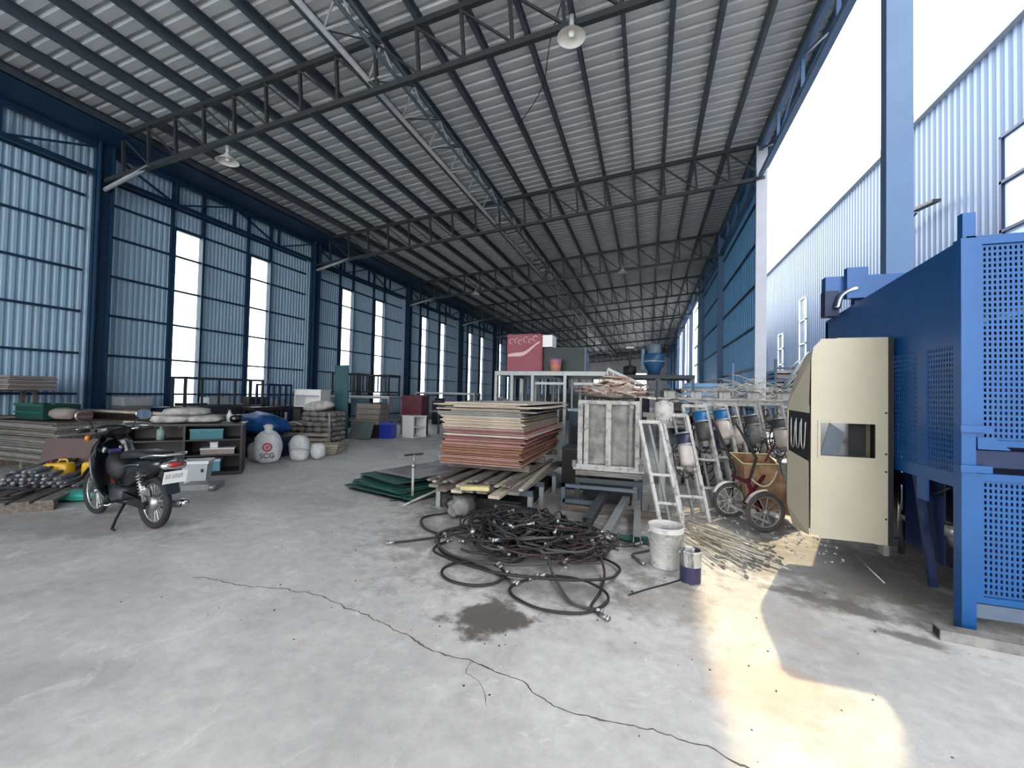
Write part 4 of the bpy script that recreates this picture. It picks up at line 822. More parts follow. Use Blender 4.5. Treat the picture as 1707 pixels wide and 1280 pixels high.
for i in range(84):
    u = i / 84; rr = (1 - u * .6); cx, cy = -1.12 + R_.uniform(-.55, .5) * rr, 4.08 + R_.uniform(-.42, .35) * rr; rad = R_.uniform(.14, .5) * (1 - .25 * u)
    m_ = (M_HOSE, M_HOSE, M_HOSEG, M_HOSE, M_HOSER if cx > -.95 else M_HOSE)[i % 5]
    hose('dusty hose coiled in the %s of the tangled pile on the floor' % ('bottom', 'lower part', 'upper part', 'top')[min(3, int(u * 4))], ringpts(cx, cy, rad, rad * R_.uniform(.55, .9), .03 + .17 * u + R_.uniform(0, .05), R_.uniform(0, 6), R_.uniform(3.2, 8.0), 14, .16, R_.uniform(0, 3), R_.uniform(.02, .085)), R_.uniform(.009, .0125), m_, i % 3 == 0)
for i in range(60):
    a = R_.uniform(0, 2 * pi); r = R_.random() ** .5 * .68; x, y = -1.05 + r * cos(a), 4.05 + r * .75 * sin(a); a2 = R_.uniform(0, pi); L_ = R_.uniform(.15, .45); z0 = .26 - .22 * (r / .55) ** 2 + .03
    hose('short bent hose end sticking out of the tangled pile', [(x, y, z0), (x + L_ * .5 * cos(a2), y + L_ * .5 * sin(a2), z0 + R_.uniform(.0, .07)), (x + L_ * cos(a2), y + L_ * sin(a2), max(.03, z0 - R_.uniform(-.02, .08)))], R_.uniform(.008, .012), (M_HOSEG, M_HOSE, M_HOSER)[i % 3], i % 2 == 0, 'hose ends in the pile')
# crimson-black thin cables at the right of the pile
for i in range(14):
    hose('thin maroon-black cable at the right flank of the hose pile', ringpts(-.52 + R_.uniform(-.12, .1), 3.95 + R_.uniform(-.2, .15), R_.uniform(.12, .28), R_.uniform(.1, .25), .03 + .012 * i, R_.uniform(0, 6), R_.uniform(3, 6.5), 12, .15), .006, M_HOSER, False, 'thin cables beside the hoses')

# ================================================================ pails, paint tin, stick, rod bundle
def pail(name, lab, x, y, r0, r1, h, m, inner, fill, rz=0):
    t = thing(name, lab, 'pail', (x, y, 0), rz)
    MB().lathe([(0, 0.004), (r0 * .96, 0.0), (r0, .01), (r1 * .985, h * .86), (r1 * 1.04, h * .865), (r1 * 1.04, h * .89), (r1, h * .9), (r1 * 1.03, h), (r1 * .97, h), (r1 * .95, h * .9), (r0 * .93, .02), (0, .02)], 32).build('wall', m, t, True)
    MB().lathe([(0, h * fill), (r1 * .90, h * fill)], 24).build('contents', inner, t)
    hd = MB().tube([(r1 * 1.05 * cos(a), -r1 * 1.02 * abs(sin(a)) * .75 - .0, h * .86 - r1 * .9 * sin(a)) for a in [pi * q / 14 for q in range(15)]], .0035, 6).build('wire_handle', M_ALU, t, True)
    for sx in (-1, 1): MB().cyl((sx * r1 * 1.0, 0, h * .86), (sx * r1 * 1.09, 0, h * .86), .011, 8).build('lug', m, t)
    return t
pail('white_pail', 'large white mortar-caked pail standing right of the hose pile', 0.165, 4.02, .128, .15, .36, mat('caked_white_pail', (.46, .45, .43), .8, scale=9, col2=(.22, .215, .21), bump=.6, bscale=25, thresh=(.30, .46)), M_CONC, .8, .4)
M_TIN = mat('drip_streaked_tin', (.50, .50, .47), .5, .4, scale=16, col2=(.07, .065, .08), stretch=(1, 1, .22), bump=.2, thresh=(.42, .56))
pt = thing('paint_tin', 'small paint tin with white drips above a violet band in front of the pail', 'tin', (.345, 3.745, 0), .2)
MB().lathe([(0, .003), (.076, 0), (.08, .008), (.08, .14), (.082, .145), (.082, .245), (.087, .25), (.087, .258), (.078, .262), (.076, .25), (.075, .02), (0, .02)], 28).build('wall', M_TIN, pt, True)
MB().lathe([(.0812, .01), (.0812, .135)], 28).build('violet_band', mat('violet_paint_band', (.03, .026, .075), .4, scale=12, col2=(.02, .02, .05)), pt, True)
MB().lathe([(0, .20), (.074, .20)], 20).build('paint_surface', M_DARK, pt)
for x, y, l in ((.02, .02, .06), (-.03, -.01, .05), (.0, -.035, .045)): MB().cyl((x, y, .2), (x * 1.6, y * 1.4, .2 + l), .01, 8).build('brush_stub', M_WHITE, pt)
for s_ in (-1, 1): MB().cyl((s_ * .082, 0, .235), (s_ * .092, 0, .235), .012, 8).build('lug', M_ALU, pt)
o = MB().tube(smooth([(-.12, 3.31, .007), (.02, 3.47, .007), (.15, 3.60, .007), (.27, 3.73, .007)]), .0065, 6).cyl((-.085, 3.345, .004), (-.10, 3.37, .016), .005, 6).build('thin_stick', M_DWOOD, None, True); tag(o, 'thin dark brown stick on the floor pointing at the paint tin', 'stick')
R_ = random.Random(8)
for i in range(60):
    a0 = Vector((.38 + R_.uniform(-.05, .3), 4.95 + R_.uniform(-.35, .45), .008 + .0011 * i)); an = -0.95 + R_.uniform(-.35, .35); L_ = R_.uniform(.5, 1.05)
    d = Vector((cos(an), sin(an), 0)) * L_
    if (a0 + d).x > 1.2 or (a0 + d).y < 4.2: d *= .75
    bend = Vector((-d.y, d.x, 0)) * R_.uniform(-.06, .06)
    t = thing('tie_rod', 'thin pale rod in the loose bundle right of the white pail', 'rod', tuple(a0), 0, 'loose tie rods on the floor'); MB().tube([(0, 0, 0), d * .5 + bend, d], .0055, 5).build('rod', M_ROD, t, True)
    MB().cyl(d * .97, d * 1.0 + d.normalized() * .015, .011, 6).build('nut', M_ALU, t)
tw = MB().tube([(.62, 4.38, .012), (.8, 4.45, .012), (1.02, 4.62, .014), (1.25, 4.95, .014)], .011, 6).build('long_rod', M_SPLAT, None, True); tag(tw, 'long pale rod with two lugs lying in front of the bundle', 'rod')
o = MB().cyl((1.93, 4.95, .006), (1.87, 4.28, .006), .005, 6).build('bright_rod', M_BRIGHTW, None, True); tag(o, 'thin bright straight rod on the floor before the cream cover', 'rod')
# floor grit
R_ = random.Random(2)
mb = MB()
for i in range(260):
    x, y = R_.uniform(.3, 1.9), R_.uniform(4.6, 7.4); s_ = R_.uniform(.006, .02); mb.box((x, y, s_ * .4), (s_, s_ * 1.3, s_ * .8), (R_.random(), R_.random(), R_.random() * 3))
g = mb.build('mortar_crumbs', M_WHITE); tag(g, 'pale mortar crumbs strewn under the leaning frames', 'crumbs', kind='stuff')
mb = MB()
for i in range(160):
    x, y = R_.uniform(-4, 2), R_.uniform(1.9, 5.2); s_ = R_.uniform(.002, .007); mb.box((x, y, s_ * .4), (s_ * 1.6, s_, s_ * .6), (0, 0, R_.random() * 3))
g = mb.build('floor_grit', M_DARK); tag(g, 'small dark grit scattered over the concrete floor', 'grit', kind='stuff')

# ================================================================ leaning steel frames with vibrator motors
def stand(i, x, y, rz, lean, lab, capm, drm, drc=.62, h=1.34, wd=.30, motor=True):
    t = thing('tilted_stand', lab, 'frame', (x, y, 0), rz, 'steel frames leaning in a row')
    lx, ly = lean; top = Vector((lx, ly, h))
    for s_ in (0, wd):
        MB().bar((s_, 0, .0), Vector((s_, 0, 0)) + top, .042, .03).build('post', M_SPL2, t)
    MB().bar(Vector((-.01, 0, 0)) + top, Vector((wd + .01, 0, 0)) + top, .04).build('top_bar', M_SPL2, t)
    for k in (.22, .48): MB().bar(top * k, top * k + Vector((wd, 0, 0)), .03).build('rung', M_SPL2, t)
    MB().bar(top * .04 + Vector((wd * .45, .02, 0)), top * .97 + Vector((wd * .45, .02, 0)), .03, .02).build('middle_bar', M_GALV, t)
    if motor:
        c = top * drc + Vector((wd * .62, -.10, 0)); ax = top.normalized(); R = ax.to_track_quat('Z', 'Y').to_matrix(); r = .085
        MB().lathe([(0, -.2), (r * .7, -.2), (r, -.16), (r, .06), (0, .06)], 18, c, R).build('motor_drum', drm, t, True)
        MB().lathe([(r * 1.06, .06), (r * 1.06, .2), (0, .2)], 18, c, R).build('dark_cap', capm, t, True)
        MB().lathe([(r * 1.12, .055), (r * 1.12, .075), (r, .075)], 18, c, R).build('rim_band', M_GALV, t, True)
        MB().lathe([(r * 1.12, .20), (r * 1.12, .216), (0, .216)], 18, c, R).build('rim_band', M_GALV, t, True)
        MB().lathe([(0, -.28), (r * .5, -.27), (r * .62, -.2), (0, -.19)], 14, c, R).build('gear_nose', M_CONC, t, True)
        MB().bb(c.x - .07, c.x + .07, c.y + .08, c.y + .115, c.z - .1, c.z + .05).build('mounting_plate', M_GALV, t)
        MB().tube(smooth([c + Vector((-.08, 0, .1)), c + Vector((-.14, -.03, -.05)), c + Vector((-.1, -.03, -.25)), c + Vector((.02, -.02, -.34)), c + Vector((.1, 0, -.2))]), .009, 6).build('cable', M_DARK, t, True)
    return t
M_CAPB = mat('black_violet_cap', (.02, .02, .045), .4); M_CAPBL = mat('bright_blue_cap', (.006, .10, .26), .4); M_CAPG = mat('dark_grey_cap', (.05, .05, .05), .6)
M_DRP = mat('pinkish_dusty_drum', (.52, .46, .43), .8, scale=8, var=.3)
stand(0, .16, 5.15, .05, (-.24, .42), 'pale leaning frame nearest the casting mould, without motor', M_CAPB, M_DRP, motor=False, h=1.18, wd=.24)
stand(1, .42, 5.55, .05, (-.22, .40), 'leaning frame with a violet-black capped dusty motor, second from the mould', M_CAPB, M_DRP, .66, h=1.26)
stand(2, .70, 6.05, .05, (-.22, .36), 'leaning frame with bright blue cap, third from the mould', M_CAPBL, M_CAPG, .80, h=1.38)
stand(3, 1.00, 6.35, .05, (-.22, .36), 'leaning frame with bright blue and grey caps, fourth from the mould', M_CAPBL, M_DRP, .80, h=1.4)
stand(4, 1.22, 6.75, .05, (-.25, .36), 'leaning frame with a dark grey cap above the spoked wheels', M_CAPG, M_DRP, .72, h=1.4)
stand(5, 1.48, 6.95, .0, (-.22, .34), 'leaning frame with a grey cap behind the barrow handles', M_CAPG, M_CONC, .74, h=1.4)
stand(6, 1.80, 7.0, -.05, (-.20, .30), 'leaning frame farthest right, beside the cream cover', M_CAPG, M_DRP, .7, h=1.42)
rackw = thing('loaded_rack', 'long pale steel rack behind the leaning frames, its top heaped with wire', 'rack', (.20, 7.62, 0), .0)
for z_ in (.5, 1.02, 1.46): MB().bb(0, 2.35, 0, .06, z_ - .05, z_).bb(0, 2.35, 1.0, 1.06, z_ - .05, z_).build('rail', M_SPL2, rackw)
for x in (0, .55, 1.15, 1.75, 2.29):
    for y in (0, 1.0): MB().bb(x, x + .06, y, y + .06, 0, 1.41).build('post', M_SPL2, rackw)
MB().bb(-.05, 2.4, -.03, 1.09, 1.46, 1.485).build('top_board', M_SPL2, rackw); MB().bb(0.03, 2.3, 0.05, 1.0, 1.02, 1.035).build('shelf_board', M_WOODG, rackw)
R_ = random.Random(14)
for i in range(12):
    boxthing('caked_plate', 'mortar-caked flat plate stacked on the rack shelf behind the leaning frames', 'plate', (.45 + .5 * (i % 4) + R_.uniform(-.05, .05), 8.0, 1.037 + .06 * (i // 4) + .002), (.42, .5, .055), (M_SPL2, M_CONC, M_WOODL)[i % 3], R_.uniform(-.1, .1), 'caked plates on the rack', lid=M_SPL2)
for i in range(6):
    boxthing('paper_sack', 'pinkish dusty bag low on the rack behind the leaning frames', 'bag', (.4 + .36 * i, 8.05, .0), (.3, .5, .4), (M_SACK, M_DRP)[i % 2], 0, 'dusty bags under the rack', lid=M_SACK)
mb = MB()
for i in range(110):
    cx = R_.gauss(1.45, .42); cx = min(2.3, max(.1, cx)); hh = .26 * math.exp(-((cx - 1.55) / .45) ** 2) + .05; c = Vector((cx, 7.62 + R_.uniform(.1, .9), 1.50 + R_.random() * hh)); r = R_.uniform(.08, .26)
    ax = Vector((R_.uniform(-.5, .5), R_.uniform(-.5, .5), 1)).normalized(); u = ax.orthogonal().normalized(); v = ax.cross(u); a0 = R_.uniform(0, 6)
    P = [c + (u * cos(a0 + .5 * q) + v * sin(a0 + .5 * q)) * r for q in range(R_.randint(5, 12))]
    for q in P: q.z = max(q.z, 1.492)
    mb.tube(P, .005, 4)
o = mb.build('wire_tangle', M_SPL2, None); tag(o, 'tangle of pale stiff wire heaped on the rack', 'wire', kind='stuff')
mb = MB()
for i in range(70):
    c = Vector((R_.uniform(.3, 2.3), R_.uniform(7.50, 7.60), R_.uniform(.55, 1.35))); a = R_.uniform(0, 6); r = R_.uniform(.06, .16)
    mb.tube([c + Vector((r * cos(a + .6 * q), -.03, r * 1.6 * sin(a + .6 * q) * .6)) for q in range(R_.randint(4, 9))], .006, 4)
o = mb.build('hanging_cables', M_CAPG, rackw); o.location = -rackw.location; o['kind'] = 'stuff'
mb = MB()
for i in range(46):
    c = Vector((R_.uniform(.55, 1.75), R_.uniform(6.9, 7.2), R_.uniform(.25, .85))); a = R_.uniform(0, 6); r = R_.uniform(.05, .13)
    mb.tube([c + Vector((r * cos(a + .6 * q), .04 * sin(q), r * 1.5 * sin(a + .6 * q))) for q in range(R_.randint(6, 12))], .008, 5)
o = mb.build('dark_cable_tangle', M_DARK, None); tag(o, 'tangle of dark cables hanging behind the leaning frames', 'cables', kind='stuff')
for i in range(5):
    x = .35 + .42 * i; boxthing('grey_tool_head', 'grey-white caked machine head standing on the rack top behind the frames', 'machine head', (x, 7.70, 1.487), (.16, .14, .12), M_SPL2, R_.uniform(-.3, .3), 'caked heads on the rack', lid=M_CONC)
sm = thing('caked_mixer_head', 'pale green-grey caked mixer head between mould and leaning frames', 'mixer head', (.05, 6.0, 0), 0)
MB().lathe([(0, 0), (.11, 0), (.13, .15), (.12, .3), (0, .33)], 14, (0.15, 0, 1.12)).build('head', M_SPL2, sm, True); MB().bb(-.12, .06, -.04, .04, 1.22, 1.28).build('spout', M_CONC, sm); MB().bb(.10, .18, -.04, .04, 0, 1.12).build('post', M_GALV, sm); MB().bb(-.02, .3, -.15, .15, 0, .02).build('foot_plate', M_GALV, sm)
for i in range(6): MB().cyl((.06 + .035 * i, -.13, 1.2), (.06 + .035 * i, -.10, 1.2), .008, 6).build('bolt', M_ALU, sm)

# ================================================================ two-wheeled barrow
bw = thing('hand_barrow', 'two-wheeled hand barrow with dark handles and a rust-orange tray in the sun', 'barrow', (1.27, 5.42, 0), 0)
def wheel(par, c, ax, R, tire, m_t, m_r, nsp=10, w_=.045, name='wheel', hub=.03, prefix=''):
    ax = Vector(ax).normalized(); c = Vector(c); wr = MB().torus((0, 0, 0), R - tire, tire, ax, 36, 10, w_ / tire / 2 * 1.6 if False else 1.0).build(name, m_t, par, True, loc=c)
    MB().torus((0, 0, 0), R - 2.05 * tire, tire * .42, ax, 36, 6).build('rim', m_r, wr, True)
    MB().cyl(-ax * .035, ax * .035, hub, 12).build('hub', m_r, wr, True)
    u = ax.orthogonal().normalized(); v = ax.cross(u)
    for k in range(nsp):
        a = 2 * pi * k / nsp; d = u * cos(a) + v * sin(a); MB().cyl(d * hub * .8, d * (R - 2.1 * tire), R * .022 + .001, 6).build('spoke', m_r, wr)
    return wr
axn = Vector((-.32, .95, 0)).normalized()
c1, c2 = Vector((0, 0, .225)), Vector((-.27, .52, .21))
wheel(bw, c1, axn, .225, .026, mat('worn_grey_tyre', (.075, .068, .065), .85, scale=8, var=.3), M_GALV, 10); wheel(bw, c2, axn, .215, .024, MATS['worn_grey_tyre'], M_SPL2, 10)
MB().cyl(c1 - axn * .03, c2 + axn * .03, .014, 8).build('axle', M_ALU, bw, True)
def arc_guard(c, R, a0, a1, m_, nm='mudguard', w2=.035):
    mb = MB(); rg = []; u = Vector((.95, .32, 0)).normalized()
    for k in range(9):
        a = a0 + (a1 - a0) * k / 8; d = u * cos(a) + Vector((0, 0, 1)) * sin(a); rg.append([c + d * R + axn * w2, c + d * (R + .012), c + d * R - axn * w2, c + d * (R - .004)])
    mb.rings(rg); return mb.build(nm, m_, bw, True)
arc_guard(c1, .24, 1.5, 2.7, M_SPL2); arc_guard(c2, .235, 1.4, 2.7, M_WHITE, w2=.05)
MB().tube([(.05, .28, .16), (-.13, .2, .5), (-.10, .18, .62), (-.05, .2, .8), (-.18, .22, 1.05), (-.26, .24, 1.20)], .016, 8).build('handle', M_DARK, bw, True)
MB().tube([(-.25, .55, .25), (-.22, .5, .6), (-.30, .52, .8), (-.44, .55, 1.15), (-.48, .56, 1.22)], .016, 8).build('handle', M_DARK, bw, True)
MB().tube([(.02, .1, .78), (.06, .12, .86), (.10, .14, .92), (.12, .15, .98)], .012, 6).build('short_lever', M_MAROON, bw, True)
MB().bar((-.13, .2, .5), (-.25, .5, .52), .03).bar((-.2, .1, .28), (.12, .35, .66), .028).bar((-.05, .05, .2), (-.15, .2, .55), .03).build('cross_member', M_MAROON, bw)
MB().bar((-.25, .5, .15), (.06, .05, .1), .045, .03).build('ground_bar', M_SPL2, bw)
pr_ = [(-.16, .30, .70), (.18, .24, .72), (.42, .30, .12), (-.10, .42, .18)]
MB().prism(pr_, (.01, .035, 0)).build('tray_front', M_RUST, bw)
MB().prism([(-.16, .33, .70), (-.10, .45, .18), (-.06, .95, .25), (-.20, .90, .75)], (.012, 0, 0)).prism([(.18, .27, .72), (.42, .33, .12), (.46, .85, .20), (.22, .86, .76)], (.012, 0, 0)).build('tray_side', M_RUST, bw)
MB().prism([(-.06, .95, .25), (.46, .85, .20), (.22, .86, .76), (-.20, .90, .75)], (0, .012, 0)).build('tray_back', M_RUST, bw)
MB().tube([(-.17, .29, .71), (.19, .23, .73), (.23, .87, .77), (-.21, .91, .76)], .011, 6, closed=True).build('tray_rim', mat('olive_rim', (.36, .36, .18), .6), bw, True)
MB().tube(smooth([(-.1, .22, .55), (.0, .18, .48), (.08, .18, .50), (.14, .2, .58), (.17, .21, .66)]), .011, 6).build('hooked_rod', mat('tan_rod', (.62, .48, .34), .7), bw, True)
MB().tube([(.16, .26, .73), (.25, .29, .5), (.36, .30, .26), (.43, .28, .06)], .014, 6).build('edge_tube', M_SPL2, bw, True)
# ================================================================ blue machine enclosure at the right
MX, MY = 2.02, 3.60
bm_ = thing('machine_enclosure', 'tall bright blue machine enclosure with perforated doors at the right edge', 'machine', (MX, MY, 0), 0)
MW, ML = 1.55, 2.35
def perf(x0, x1, z0, z1, m_, par, pitch=(.0255, .037), bar=(.0145, .0165), axis='x', off=0, name='perforated_panel', th=.003):
    mb = MB(); n = int((x1 - x0) / pitch[0]); k = int((z1 - z0) / pitch[1]); px_, pz = (x1 - x0) / n, (z1 - z0) / k
    for i in range(n + 1):
        a = x0 + i * px_
        if axis == 'x': mb.bb(a - bar[0] / 2, a + bar[0] / 2, off - th / 2, off + th / 2, z0, z1)
        else: mb.bb(off - th / 2, off + th / 2, a - bar[0] / 2, a + bar[0] / 2, z0, z1)
    for j in range(k + 1):
        b = z0 + j * pz
        if axis == 'x': mb.bb(x0, x1, off - th / 2 + .0006, off + th / 2 - .0006, b - bar[1] / 2, b + bar[1] / 2)
        else: mb.bb(off - th / 2 + .0006, off + th / 2 - .0006, x0, x1, b - bar[1] / 2, b + bar[1] / 2)
    return mb.build(name, m_, par)
# corner posts
MB().bb(-.045, .03, -.03, .05, 0, 2.60).build('corner_post', M_MBLUE, bm_); MB().bb(-.02, .05, 0.0, .05, 2.60, 2.78).build('post_top', M_MBLUE, bm_)
MB().bb(MW - .06, MW, -.03, .05, 0, 2.6).build('corner_post', M_MBLUE, bm_)
MB().bb(0.0, .06, ML - .06, ML, 0, 2.42).build('corner_post', M_MNAVY, bm_); MB().bb(MW - .06, MW, ML - .06, ML, 0, 2.42).build('corner_post', M_MNAVY, bm_)
# front doors: upper and lower leaf
for z0, z1, nm in ((1.22, 2.60, 'upper_door'), (.20, 1.04, 'lower_door')):
    for x0, x1 in ((.035, .80), (.81, MW - .07)):
        d = MB().bb(x0, x0 + .035, -.02, .015, z0, z1).bb(x1 - .035, x1, -.02, .015, z0, z1).bb(x0 + .035, x1 - .035, -.02, .015, z0, z0 + .04).bb(x0 + .035, x1 - .035, -.02, .015, z1 - .045, z1).build(nm, M_MBLUE, bm_)
        perf(x0 + .045, x1 - .035, z0 + .05, z1 - .055, M_MBLUE, d)
for z in (1.31, 1.05): MB().bb(-.07, .09, -.07, -.02, z, z + .045).build('hinge_bracket', M_MBLUE, bm_)
MB().prism([(.035, -.03, 1.20), (.20, -.03, 1.20), (.12, -.03, 1.28), (.035, -.03, 1.28)], (0, -.006, 0)).build('gusset', M_MBLUE, bm_)
MB().bb(.0, MW, .0, .05, 1.08, 1.19).build('middle_rail', M_MNAVY, bm_)
MB().bb(0.03, MW, -.01, .05, .10, .19).build('bottom_rail', mat('grey_blue_rail', (.10, .13, .19), .5), bm_)
MB().bb(.02, .05, .08, .14, .22, 1.0).bb(.09, .10, .05, .1, .22, 1.0).build('inner_rail', M_MBLUE, bm_)
# left flank: solid upper sheet with a falling top edge, perforated windows, open lower bay
zt = lambda y: 2.60 - .075 * y
def flank(y0, y1, z0, z1, m_, nm='flank_sheet', x=0.0, th=.012):
    return MB().prism([(x, y0, z0), (x, y1, z0), (x, y1, z1 if z1 is not None else zt(y1)), (x, y0, z1 if z1 is not None else zt(y0))], (th, 0, 0)).build(nm, m_, bm_)
flank(.05, ML, 1.90, None, M_MBLUE); flank(.05, .13, .75, 1.90, M_MBLUE); flank(.42, .55, .75, 1.9, M_MBLUE); flank(.92, ML, .25, 1.90, M_MNAVY); flank(.42, .92, .28, .92, M_MNAVY, 'lower_sheet', .1)
for y0, y1 in ((.13, .42), (.55, .92)): perf(y0, y1, 1.02, 1.90, M_MBLUE, bm_, (.027, .037), (.015, .017), 'y', .006)
flank(.05, .92, .92, 1.02, M_MBLUE, 'flank_rail', -.006, .022); 
MB().bb(-.02, .0, .08, .095, 1.40, 2.55).build('flank_strip', M_MBLUE, bm_)
for y0 in (.62,): MB().bar((.03, y0, .98), (.06, y0 - .16, .1), .05, .035).build('slanting_stay', M_MNAVY, bm_)
for x_, y_ in ((.32, 1.85), (.38, 1.58)): MB().cyl((x_, y_, 0), (x_, y_, 1.3), .028, 10).build('inner_leg', M_CHROME if y_ < 1.6 else M_MNAVY, bm_, True)
MB().bb(.25, MW - .2, .25, ML - .2, .72, .80).build('machine_bed', M_MNAVY, bm_)
MB().bb(.42, MW - .1, .5, ML - .3, .12, 1.8).build('machine_block', M_MNAVY, bm_)  # carried down low to darken the space under the machine
MB().cyl((.25, .55, .48), (.25, 1.15, .48), .075, 16).build('roller', M_CREAM, bm_, True); MB().cyl((.25, .50, .48), (.25, .55, .48), .095, 16).build('roller_flange', M_ALU, bm_, True)
MB().cyl((.12, .35, .52), (.12, .35, .60), .05, 14).build('brass_valve', M_ALU, bm_, True)
MB().tube(smooth([(.02, .2, .9), (.05, .5, .8), (.04, .8, .95), (.02, 1.0, .9)]), .008, 6).build('cable', M_DARK, bm_, True)
MB().bb(.02, MW, ML - .02, ML, .3, 2.38).build('rear_sheet', M_MNAVY, bm_); MB().bb(MW - .02, MW, .05, ML, .2, 2.4).build('right_sheet', M_MNAVY, bm_)
MB().prism([(.0, 0.0, 2.60), (.0, ML, 2.425), (MW, ML, 2.425), (MW, 0, 2.60)], (0, 0, .02)).build('top_sheet', M_MBLUE, bm_)
# feed arm and gear motor on top rear
MB().bb(-.17, .55, 1.86, 1.97, 2.63, 2.86).build('top_beam', M_MBLUE, bm_); MB().bb(.0, .19, 1.78, 1.86, 2.60, 2.93).build('motor_bracket', M_MBLUE, bm_); MB().bb(-.18, -.05, 1.84, 1.97, 2.42, 2.70).build('side_bracket', M_MNAVY, bm_)
MB().tube(smooth([(-.08, 1.8, 2.50), (-.05, 1.8, 2.62), (.02, 1.8, 2.68), (.1, 1.8, 2.70)]), .03, 10).build('steel_elbow', M_CHROME, bm_, True); MB().bb(.1, .5, 1.86, 1.96, 2.42, 2.63).build('beam_foot', M_MNAVY, bm_)
# cream cover hung on the flank
cc = thing('cream_cover', 'cream sheet-metal cover with chamfered left side and small black window on the blue machine', 'cover', (0, 4.40, 0))
fx = [(1.37, .30), (1.955, .27), (1.935, 2.05), (1.58, 2.045), (1.44, 1.98), (1.37, 1.80)]
# face with an opening
ox0, ox1, oz0, oz1 = 1.455, 1.855, 1.01, 1.30
mb = MB()
mb.bb(1.385, ox0, -.004, .004, .31, 1.86).bb(ox1, 1.945, -.004, .004, .28, 2.05).bb(ox0, ox1, -.004, .004, .285, oz0).bb(ox0, ox1, -.004, .004, oz1, 2.045)
mb.prism([(1.385, -.004, 1.86), (1.455, -.004, 1.86), (1.455, -.004, 2.03), (1.40, -.004, 1.97)], (0, .008, 0)); mb.build('front_face', M_CREAM, cc)
for a in ((ox0 - .02, ox1 + .02, oz1, oz1 + .02), (ox0 - .02, ox1 + .02, oz0 - .02, oz0), (ox0 - .02, ox0, oz0, oz1), (ox1, ox1 + .02, oz0, oz1)): MB().bb(a[0], a[1], -.012, .0, a[2], a[3]).build('window_frame', M_CREAM, cc)
MB().bb(ox0, ox1, .16, .165, oz0, oz1).build('dark_recess', M_DARK, cc); MB().bb(ox0, ox0 + .22, .03, .034, oz0 + .0, oz1).build('window_pane', mat('smoky_pane', (.03, .03, .04), .1, scale=9, var=.6, spec=1.0), cc); MB().prism([(ox0 + .01, .025, oz0), (ox0 + .14, .025, oz0), (ox0 + .2, .025, oz0 + .2), (ox0 + .08, .025, oz1)], (0, .004, 0)).build('folded_sheet', M_PURL, cc)
# chamfer: slanting side faces with a slot
def quad(pts, nm, m_, d=(.0, .01, 0)): return MB().prism(pts, d).build(nm, m_, cc)
quad([(1.38, 0, 1.86), (1.44, 0, 1.99), (1.345, .30, 1.70), (1.285, .30, 1.45), (1.37, .0, 1.45)], 'upper_chamfer', M_CREAM)
quad([(1.44, 0, 1.99), (1.58, 0, 2.045), (1.56, .3, 2.02), (1.43, .30, 1.90), (1.345, .3, 1.70)], 'crown_chamfer', M_CREAM)
quad([(1.375, 0, .30), (1.37, 0, .95), (1.285, .30, 1.02), (1.285, .30, .50), (1.34, .3, .28)], 'lower_chamfer', M_CREAM)
quad([(1.375, 0, 1.38), (1.375, 0, 1.45), (1.285, .3, 1.45), (1.285, .3, 1.40)], 'slot_lintel', M_CREAM)
quad([(1.372, .02, .95), (1.372, .02, 1.38), (1.29, .32, 1.40), (1.29, .32, 1.02)], 'slot_mesh', M_DARK)
for k in range(3): MB().tube(smooth([(1.295 + .02 * k, .22 - .07 * k, 1.33), (1.295 + .02 * k, .215 - .07 * k, 1.1), (1.305 + .02 * k, .18 - .07 * k, 1.07), (1.31 + .02 * k, .16 - .07 * k, 1.3)]), .006, 6).build('bent_tube', M_ALU, cc, True)
MB().prism([(1.285, .30, .50), (1.285, .3, 1.45), (1.345, .3, 1.70), (1.43, .3, 1.90), (1.56, .3, 2.02), (1.95, .3, 2.05), (1.95, .3, .28), (1.34, .3, .28)], (0, .01, 0)).build('rear_face', M_CREAM, cc)
MB().bb(1.58, 1.945, 0.0, .30, 2.04, 2.05).build('top_edge', M_CREAM, cc)
MB().bb(1.945, 1.985, .0, .3, .28, 2.05).build('mounting_flange', M_DARK, cc)
for z in (.5, .9, 1.05, 1.4): MB().cyl((1.93, -.012, z), (1.93, -.004, z), .008, 8).build('screw', M_DARK, cc)
MB().bb(1.96, 2.0, .1, .2, .16, .3).build('hanger', M_ALU, cc)
# kerb beam
kb = thing('kerb_beam', 'pale concrete beam on the floor in front of the blue machine', 'beam', (1.78, 3.45, 0), -.12); MB().bb(0, 1.9, -.05, .05, 0, .065).build('beam_body', M_CONC, kb); MB().bb(-.004, .0, -.035, .035, .01, .055).build('dark_end', M_DARK, kb)

# ================================================================ motorcycle
bk = thing('motorcycle', 'black step-through motorcycle with round mirrors parked on its stand', 'motorcycle', (-4.93, 3.08, 0), radians(174.5))
M_PLAST = M_BLACK
def rings_sec(mb, secs, n=14, p=3.0):
    """secs: (x, yc, zc, half_y, half_z)"""
    rg = []
    for x, yc, zc, hy, hz in secs:
        rg.append([(x, yc + hy * (abs(cos(a)) ** (2 / p)) * (1 if cos(a) >= 0 else -1), zc + hz * (abs(sin(a)) ** (2 / p)) * (1 if sin(a) >= 0 else -1)) for a in [2 * pi * (k + .5) / n for k in range(n)]])
    return mb.rings(rg)
MTY = mat('tyre_rubber', (.018, .018, .02), .75, scale=20, var=.3)
wheel(bk, (0, 0, .272), (0, 1, 0), .272, .036, MTY, M_ALU, 18, name='rear_wheel'); wheel(bk, (1.16, 0, .272), (0, 1, 0), .272, .030, MTY, M_ALU, 18, name='front_wheel')
MB().cyl((0, -.05, .272), (0, .05, .272), .085, 20).build('brake_drum', M_ALU, bk, True)
